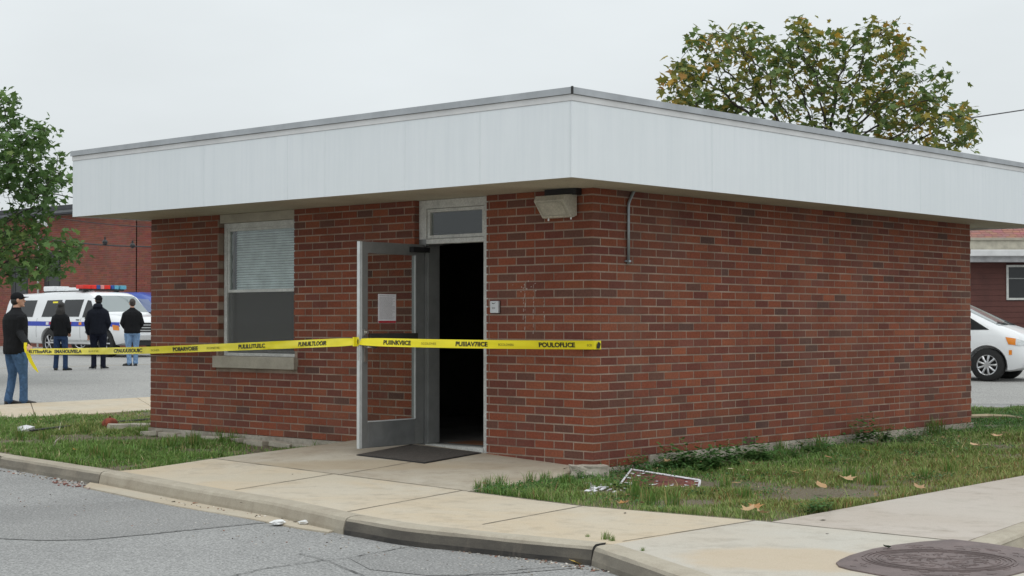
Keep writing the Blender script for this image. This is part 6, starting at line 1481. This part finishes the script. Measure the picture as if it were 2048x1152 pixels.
for a in (
 (1153, 1129, zr_, .10, YL, 'large yellow leaf in the gutter below the dark kerb', 7, .002), (628, 1047, zgt, .09, OR, 'orange brown curled leaf beside the white scraps in the gutter', 5, .004),
 (745, 1067, zr_, .085, (.13, .04, .03), 'dark maroon leaf on asphalt below the kerb joint', 5, .002), (389, 1007, zgt, .055, (.34, .12, .06), 'small rusty leaf in the pale concrete gutter', 7, .002),
 (347, 1004, zgt, .05, (.07, .06, .04), 'small dark leaf scrap in the pale concrete gutter', 7, .002), (482, 1006, zc, .03, (.10, .08, .05), 'tiny dark crumb on the rounded kerb top', 7, .002),
 (398, 917, zc, .075, (.68, .62, .36), 'pale yellow leaf at the lawn edge of the doorstep slab', 7, .002), (1731, 911, zg2, .11, (.66, .40, .07), 'bright yellow leaf lying in the weeds by the wall', 7, .05),
 (1508, 938, zg2, .12, TN, 'curled tan leaf in the middle of the side lawn near the wall', 5, .04), (1461, 949, zg2, .07, PL, 'small pale triangular leaf standing in the grass', 7, .05),
 (1500, 951, zg2, .08, PL, 'pale leaf just below the curled tan leaf', 5, .04), (1597, 1018, zg2, .10, (.66, .50, .27), 'cream leaf at the front edge of the lawn', 7, .03),
 (1500, 1028, zg2, .12, TN, 'leftmost brown leaf of the curled clump at the lawn corner', 5, .03), (1512, 1026, zg2, .11, (.42, .22, .09), 'middle rusty leaf of the curled clump at the lawn corner', 5, .04), (1526, 1032, zg2, .11, TN, 'right curled leaf of the clump at the lawn corner', 5, .02),
 (1643, 984, zg2, .14, (.46, .29, .15), 'large brown leaf beside the bare patch of soil', 5, .04), (1697, 968, zg2, .14, TN, 'large tan leaf flat in the grass right of the bare patch', 5, .04),
 (1836, 983, zg2, .11, (.42, .27, .15), 'brown leaf on the pavement edge of the lawn', 5, .03), (1656, 925, zg2, .09, (.34, .18, .09), 'small brown leaf near the footing weeds', 5, .05),
 (1610, 952, zg2, .09, (.60, .45, .15), 'yellowish leaf in the grass left of the large tan leaf', 5, .04), (1590, 955, zg2, .09, TN, 'dull tan leaf in the central lawn', 5, .04),
 (1470, 976, zg2, .09, (.46, .30, .16), 'brown leaf near the broken panel', 5, .04), (1812, 932, zg2, .07, (.30, .14, .07), 'small dark leaf deep in the right lawn', 5, .05), (1948, 900, zg2, .13, (.62, .42, .26), 'pinkish tan leaf in the lawn beyond the wall end', 5, .05),
 (1994, 881, zg2, .13, (.58, .37, .22), 'curled pinkish leaf behind the wall end', 5, .05), (1972, 899, zg2, .08, PL, 'small pale leaf right of the pinkish tan leaf', 7, .05), (2010, 874, zg2, .10, TN, 'tan leaf far back in the right lawn', 5, .05),
 (1334, 940, zg2, .10, TN, 'dry curled leaf caught in weeds above the broken panel', 5, .08), (1248, 1012, zg2, .09, (.42, .22, .08), 'orange brown leaf at the pavement edge below the panel', 5, .02),
 (2026, 1085, zgr, .09, (.62, .24, .05), 'bright orange leaf in the pale gutter on the right', 5, .004), (2044, 1093, zgr, .11, OL, 'olive leaf beside the orange leaf in the right gutter', 7, .004), (2044, 1067, zgr, .08, (.50, .26, .08), 'brown leaf against the right kerb', 5, .004),
 (1646, 1041, zc, .05, (.10, .10, .06), 'small dark leaf on the pavement beside the weeds', 7, .002), (1250, 1027, zc, .035, (.06, .05, .04), 'tiny black scrap on the pavement below the lawn', 7, .002), (1654, 1068, zc, .03, (.08, .07, .06), 'tiny dark leaf bit on the grey corner slab', 7, .002),
 (1130, 938, zc, .05, (.07, .055, .035), 'small dark leaf near the doorstep corner', 7, .002), (205, 855, zg2, .11, (.50, .24, .10), 'faded orange leaf in the far left grass', 5, .06), (152, 905, zg2, .07, (.5, .28, .07), 'orange tinged leaf in the left lawn', 5, .03),
 (585, 949, zc, .022, (.05, .05, .045), 'tiny black speck on the doorstep joint', 7, .002), (1308, 1150, zr_, .10, (.60, .36, .12), 'tan leaf at the foot of the curving kerb', 5, .004), (565, 880, zg2, .08, (.4, .3, .05), 'yellowed weed leaf by the footing', 5, .06)):
    leaf_obj(*a[:6], kind=a[6], lift=a[7])
for a, b, zf, s_, l_ in ((556, 1048, zgt, .055, 'crumpled white paper scrap in the gutter'), (610, 1048, zgt, .05, 'torn white paper under the orange leaf'), (650, 1050, zgt, .05, 'flattened whitish paper right of the orange leaf')):
    m_ = MB(); bm = bmesh.new(); bmesh.ops.create_icosphere(bm, subdivisions=2, radius=s_)
    for v in bm.verts: n0 = mnoise.noise(v.co * 30 + Vector((a, b, 0))); v.co *= (1 + n0 * .6); v.co.z *= .35
    o = from_bm('paper_scrap', bm, pm('scrap_paper', (.78, .78, .77), .8) if 'scrap_paper' not in bpy.data.materials else bpy.data.materials['scrap_paper']); q = P(a, b, zf); o.location = (q.x, q.y, zf(0, 0) + s_ * .25); tag(o, l_, 'litter', 'paper scraps in the gutter')
# gutter grit, shells and crumbs
gb = MB()
def grit(px0, py0, px1, py1, n_, z, spread, cols, s0=.004, s1=.012):
    for _ in range(n_):
        t_ = rnd.random(); q = P(px0 + (px1 - px0) * t_ + rnd.gauss(0, spread), py0 + (py1 - py0) * t_ + rnd.gauss(0, spread * .3), z); s_ = rnd.uniform(s0, s1); c = rnd.choice(cols); k = rnd.uniform(.7, 1.2)
        M = Matrix.Translation((q.x, q.y, z + s_ * .3)) @ Matrix.Rotation(rnd.uniform(0, 6), 4, 'Z') @ Matrix.Rotation(rnd.uniform(-.4, .4), 4, 'X'); gb.box((-s_, -s_ * .7, -s_ * .35), (s_, s_ * .7, s_ * .35), M, tuple(min(1, x * k) for x in c))
gc = [(.5, .47, .43), (.66, .62, .56), (.10, .08, .07), (.28, .14, .10), (.20, .17, .13), (.35, .30, .24)]
grit(0, 940, 190, 972, 120, -.258, 8, gc); grit(700, 1066, 1180, 1138, 330, -.257, 8, gc, .003, .009); grit(690, 1060, 1180, 1120, 90, -.257, 20, gc, .003, .009); grit(1180, 1138, 1420, 1165, 130, -.257, 4, gc, .003, .01); grit(320, 1000, 700, 1060, 60, -.246, 6, gc, .003, .008)
grit(0, 1000, 1100, 1140, 160, -.258, 40, gc, .003, .007); grit(110, 965, 180, 976, 30, -.256, 5, [(.5, .4, .36), (.25, .12, .1)], .006, .018); grit(300, 920, 1000, 990, 40, -.05, 30, gc, .001, .002)
o = gb.build('gravel', tint_mat('loose_grit', .9, 0)); tag(o, 'loose grit and stone chips scattered along the kerb foot', 'grit', kind='stuff')
# broken panel in the grass
pc = [P(a, b, lambda x, y: zgrass(x, y) + .03) for a, b in ((1238, 966), (1262, 944), (1400, 962), (1396, 973))]
pz = [.0, .045, .028, -.01]; up4 = [Vector((q.x, q.y, zgrass(q.x, q.y) + z_)) for q, z_ in zip(pc, pz)]
m_ = MB(); lo = [q - Vector((0, 0, .02)) for q in up4]; m_.add(lo + up4, [(0, 3, 2, 1), (4, 5, 6, 7), (0, 1, 5, 4), (1, 2, 6, 5), (2, 3, 7, 6), (3, 0, 4, 7)])
BP = m_.build('broken_panel', pm('rusty_red_board', (.17, .050, .038), .85, .3, 9., 60, .4, 60)); tag(BP, 'fallen red brown board with peeling white frame half hidden in grass', 'panel')
m_ = MB(); e1 = MB()
for i, j in ((0, 1), (1, 2), (2, 3)): m_.tube([up4[i] + Vector((0, 0, .008)), up4[j] + Vector((0, 0, .008))], .010, 4)
m_.build('frame', M_PAPER, BP)
m_ = MB()
for _ in range(34):
    u, v = rnd.random(), rnd.random() ** .7; q = up4[0].lerp(up4[3], u).lerp(up4[1].lerp(up4[2], u), 1 - v if rnd.random() < .7 else v); s_ = rnd.uniform(.010, .035); k = rnd.randint(4, 6)
    M = [q + Vector((math.cos(6.28 * i / k) * s_ * rnd.uniform(.6, 1.2), math.sin(6.28 * i / k) * s_ * rnd.uniform(.6, 1.2), .004 + rnd.uniform(0, .008))) for i in range(k)]; m_.add(M, [tuple(range(k))])
tag(m_.build('paint_flake', M_PAPER, BP), kind='stuff')
m_ = MB()
for _ in range(46):
    q = P(rnd.gauss(1193, 12), rnd.gauss(973, 7), zgrass) if rnd.random() < .6 else P(rnd.gauss(1220, 25), rnd.gauss(985, 8), zgrass); s_ = rnd.uniform(.008, .026)
    M = Matrix.Translation((q.x, q.y, zgrass(q.x, q.y) + .02)) @ Matrix.Rotation(rnd.uniform(0, 6), 4, 'Z') @ Matrix.Rotation(rnd.uniform(-.6, .6), 4, 'X'); m_.box((-s_, -s_ * .7, -.003), (s_, s_ * .7, .003), M)
tag(m_.build('paint_chips', M_PAPER), 'white paint chips scattered in the grass by the doorstep corner', 'paint chips', kind='stuff')
# doorstep rubble block at the corner, thin board ledge
bm = bmesh.new(); bmesh.ops.create_cube(bm, size=1); bmesh.ops.subdivide_edges(bm, edges=bm.edges, cuts=5, use_grid_fill=True)
for v in bm.verts: v.co = Vector((v.co.x * .34, v.co.y * .16, v.co.z * .13)); v.co *= 1 + mnoise.noise(v.co * 14) * .22
o = from_bm('concrete_lump', bm, M_FOUND, smooth=False); q = P(1178, 955, zgrass); o.location = (q.x, q.y, zgrass(q.x, q.y) + .045); o.rotation_euler = (0, 0, R(38)); tag(o, 'rough broken concrete lump at the corner of the doorstep', 'concrete lump')
# left lawn oddments
q0 = P(36, 867, zg2); q1 = P(60, 861, zg2)
m_ = MB(); d = (q1 - q0).normalized(); s_ = Vector((-d.y, d.x, 0)); m_.add([q0 + Vector((0, 0, .03)) - s_ * .03, q1 + Vector((0, 0, .05)) - s_ * .06, q1 + Vector((0, 0, .07)) + s_ * .05, q0.lerp(q1, .3) + s_ * .05 + Vector((0, 0, .07)), q0 + Vector((0, 0, .03)) - s_ * .03 - Vector((0, 0, .02)), q1 - s_ * .06, q1 + s_ * .05, q0.lerp(q1, .3) + s_ * .05], [(0, 1, 2, 3), (7, 6, 5, 4), (0, 4, 5, 1), (1, 5, 6, 2), (2, 6, 7, 3), (3, 7, 4, 0)])
tag(m_.build('plastic_scrap', M_PAPER), 'white plastic scrap at the end of the cable in the left lawn', 'litter')
pts = [P(a, b, lambda x, y: zgrass(x, y) + .05) for a, b in ((60, 862), (110, 856), (170, 850), (240, 844), (300, 839), (330, 836))]
for q in pts: q.z = zgrass(q.x, q.y) + .055
m_ = MB(); m_.tube(pts, .014, 6); tag(m_.build('garden_cable', pm('grey_black_cable', (.06, .06, .06), .6)), 'thin grey black cable lying across the left lawn', 'cable')
q = P(220, 855, zg2); m_ = MB(); n_ = 18; m_.ball((0, 0, 0), (.115, .10, .085), 14, 8); m_.cyl((0, 0, .088), (0, 0, 1), .012, .03, 6)
o = m_.build('rusty_ball', pm('rusty_orange', (.26, .06, .03), .9, .25, 20., 90, .5, 60), smooth=True); o.location = (q.x, q.y, zgrass(q.x, q.y) + .075); tag(o, 'small rusty red orange ball lying in the left lawn', 'ball')
q = P(278, 857, zg2); bm = bmesh.new(); bmesh.ops.create_cube(bm, size=1); bmesh.ops.subdivide_edges(bm, edges=bm.edges, cuts=4, use_grid_fill=True)
for v in bm.verts: v.co = Vector((v.co.x * .75, v.co.y * .22, v.co.z * .10)); v.co *= 1 + mnoise.noise(v.co * 9) * .2
o = from_bm('flat_stone', bm, M_LINTEL, smooth=False); o.location = (q.x, q.y, zgrass(q.x, q.y) + .04); o.rotation_euler = (0, 0, yaw); tag(o, 'pale flat stone in the grass at the left wall corner', 'stone')
for (a0_, b0_, a1_, b1_) in ((104, 899, 120, 880), (118, 862, 124, 848)):
    A_, B_ = P(a0_, b0_, zg2), P(a1_, b1_, zg2); A_.z += .0; B_.z += .03; m_ = MB(); m_.tube([A_, A_.lerp(B_, .5) + Vector((0, 0, .03)), B_], [.006, .008, .004], 5)
    tag(m_.build('dry_stalk', M_LINTEL), 'pale dry stalk in the left lawn nearer the kerb' if a0_ == 104 else 'short pale stalk poking up beside the garden cable', 'stalk', 'dry stalks in the left lawn')
pts = [P(a, b, zg2) for a, b in ((1938, 838), (1975, 837), (2015, 838), (2044, 841))]
for q in pts: q.z = zgrass(q.x, q.y) + .07
m_ = MB(); m_.tube(pts, [.028, .03, .024, .008], 6); tag(m_.build('fallen_stick', pm('pale_stick', (.55, .45, .30), .8)), 'long pale stick lying in the grass before the white car', 'stick')
# ------------------------------------------------------------------ iron cover in the corner slab
zm_ = lambda x, y: zc(x, y)
M_IRON = pm('brown_cast_iron', (.165, .125, .118), .62, .14, 5., 70, .5, 40, metal=.15)
out = [P(a, b, zm_) for a, b in ((1672, 1128), (1680, 1122), (1700, 1113), (1745, 1100), (1790, 1092), (1840, 1086), (1905, 1081), (1935, 1084), (1975, 1089), (2010, 1094), (2055, 1101), (2100, 1112), (2110, 1122), (2060, 1142), (2000, 1158), (1930, 1168), (1850, 1166), (1770, 1154), (1700, 1141), (1678, 1135))]
m_ = MB(); m_.prism([(q.x, q.y) for q in out], -.16, -.132); IR = m_.build('manhole_cover', M_IRON, bevel=.003); tag(IR, 'brown cast iron cover plate with ringed relief set in the corner slab', 'manhole cover')
cm = P(1878, 1120, -.132); m_ = MB()
for r_, h in ((.44, .004), (.415, .006), (.385, .004), (.355, .005), (.33, .003)):
    nn = 56
    for i in range(nn):
        a0_, a1_ = 2 * math.pi * i / nn, 2 * math.pi * (i + 1) / nn; w_ = .005
        if rnd.random() < .06: continue
        q_ = [(cm.x + rr * math.cos(a), cm.y + rr * math.sin(a)) for rr, a in ((r_ - w_, a0_), (r_ + w_, a0_), (r_ + w_, a1_), (r_ - w_, a1_))]
        m_.add([(x, y_, -.133) for x, y_ in q_] + [(x, y_, -.132 + h) for x, y_ in q_], [(4, 5, 6, 7), (0, 1, 5, 4), (1, 2, 6, 5), (2, 3, 7, 6), (3, 0, 4, 7)])
m_.build('ring', M_IRON, IR)
m_ = MB()
for i in range(110):                                 # short curved ribs of the cast pattern
    u = rnd.random() ** .5 * .31; th_ = rnd.uniform(0, 6.283); c = Vector((cm.x + u * math.cos(th_), cm.y + u * math.sin(th_), -.1305)); rr = rnd.uniform(.02, .07); a0_ = rnd.uniform(0, 6.283); sp_ = rnd.uniform(.8, 2.2)
    m_.tube([c + Vector((math.cos(a0_ + sp_ * k / 5) * rr, math.sin(a0_ + sp_ * k / 5) * rr, 0)) for k in range(6)], .003, 4)
for i in range(60):
    th_ = rnd.uniform(0, 6.283); u = rnd.uniform(.46, .62); c = Vector((cm.x + u * math.cos(th_), cm.y + u * math.sin(th_), -.1308))
    if pip([(q.x, q.y) for q in out], np.array([c.x, c.x + .07 * math.cos(th_)]), np.array([c.y, c.y + .07 * math.sin(th_)])).all(): m_.tube([c, c + Vector((math.cos(th_ + .9) * .03, math.sin(th_ + .9) * .03, 0)), c + Vector((math.cos(th_ + 1.5) * .06, math.sin(th_ + 1.5) * .06, 0))], .0025, 4)
tag(m_.build('relief', M_IRON, IR), kind='stuff')
leaf_obj(1775, 1096, lambda x, y: -.128, .06, (.02, .03, .015), 'black and green leaf clump on the edge of the iron cover', 7, .002, 2.5)
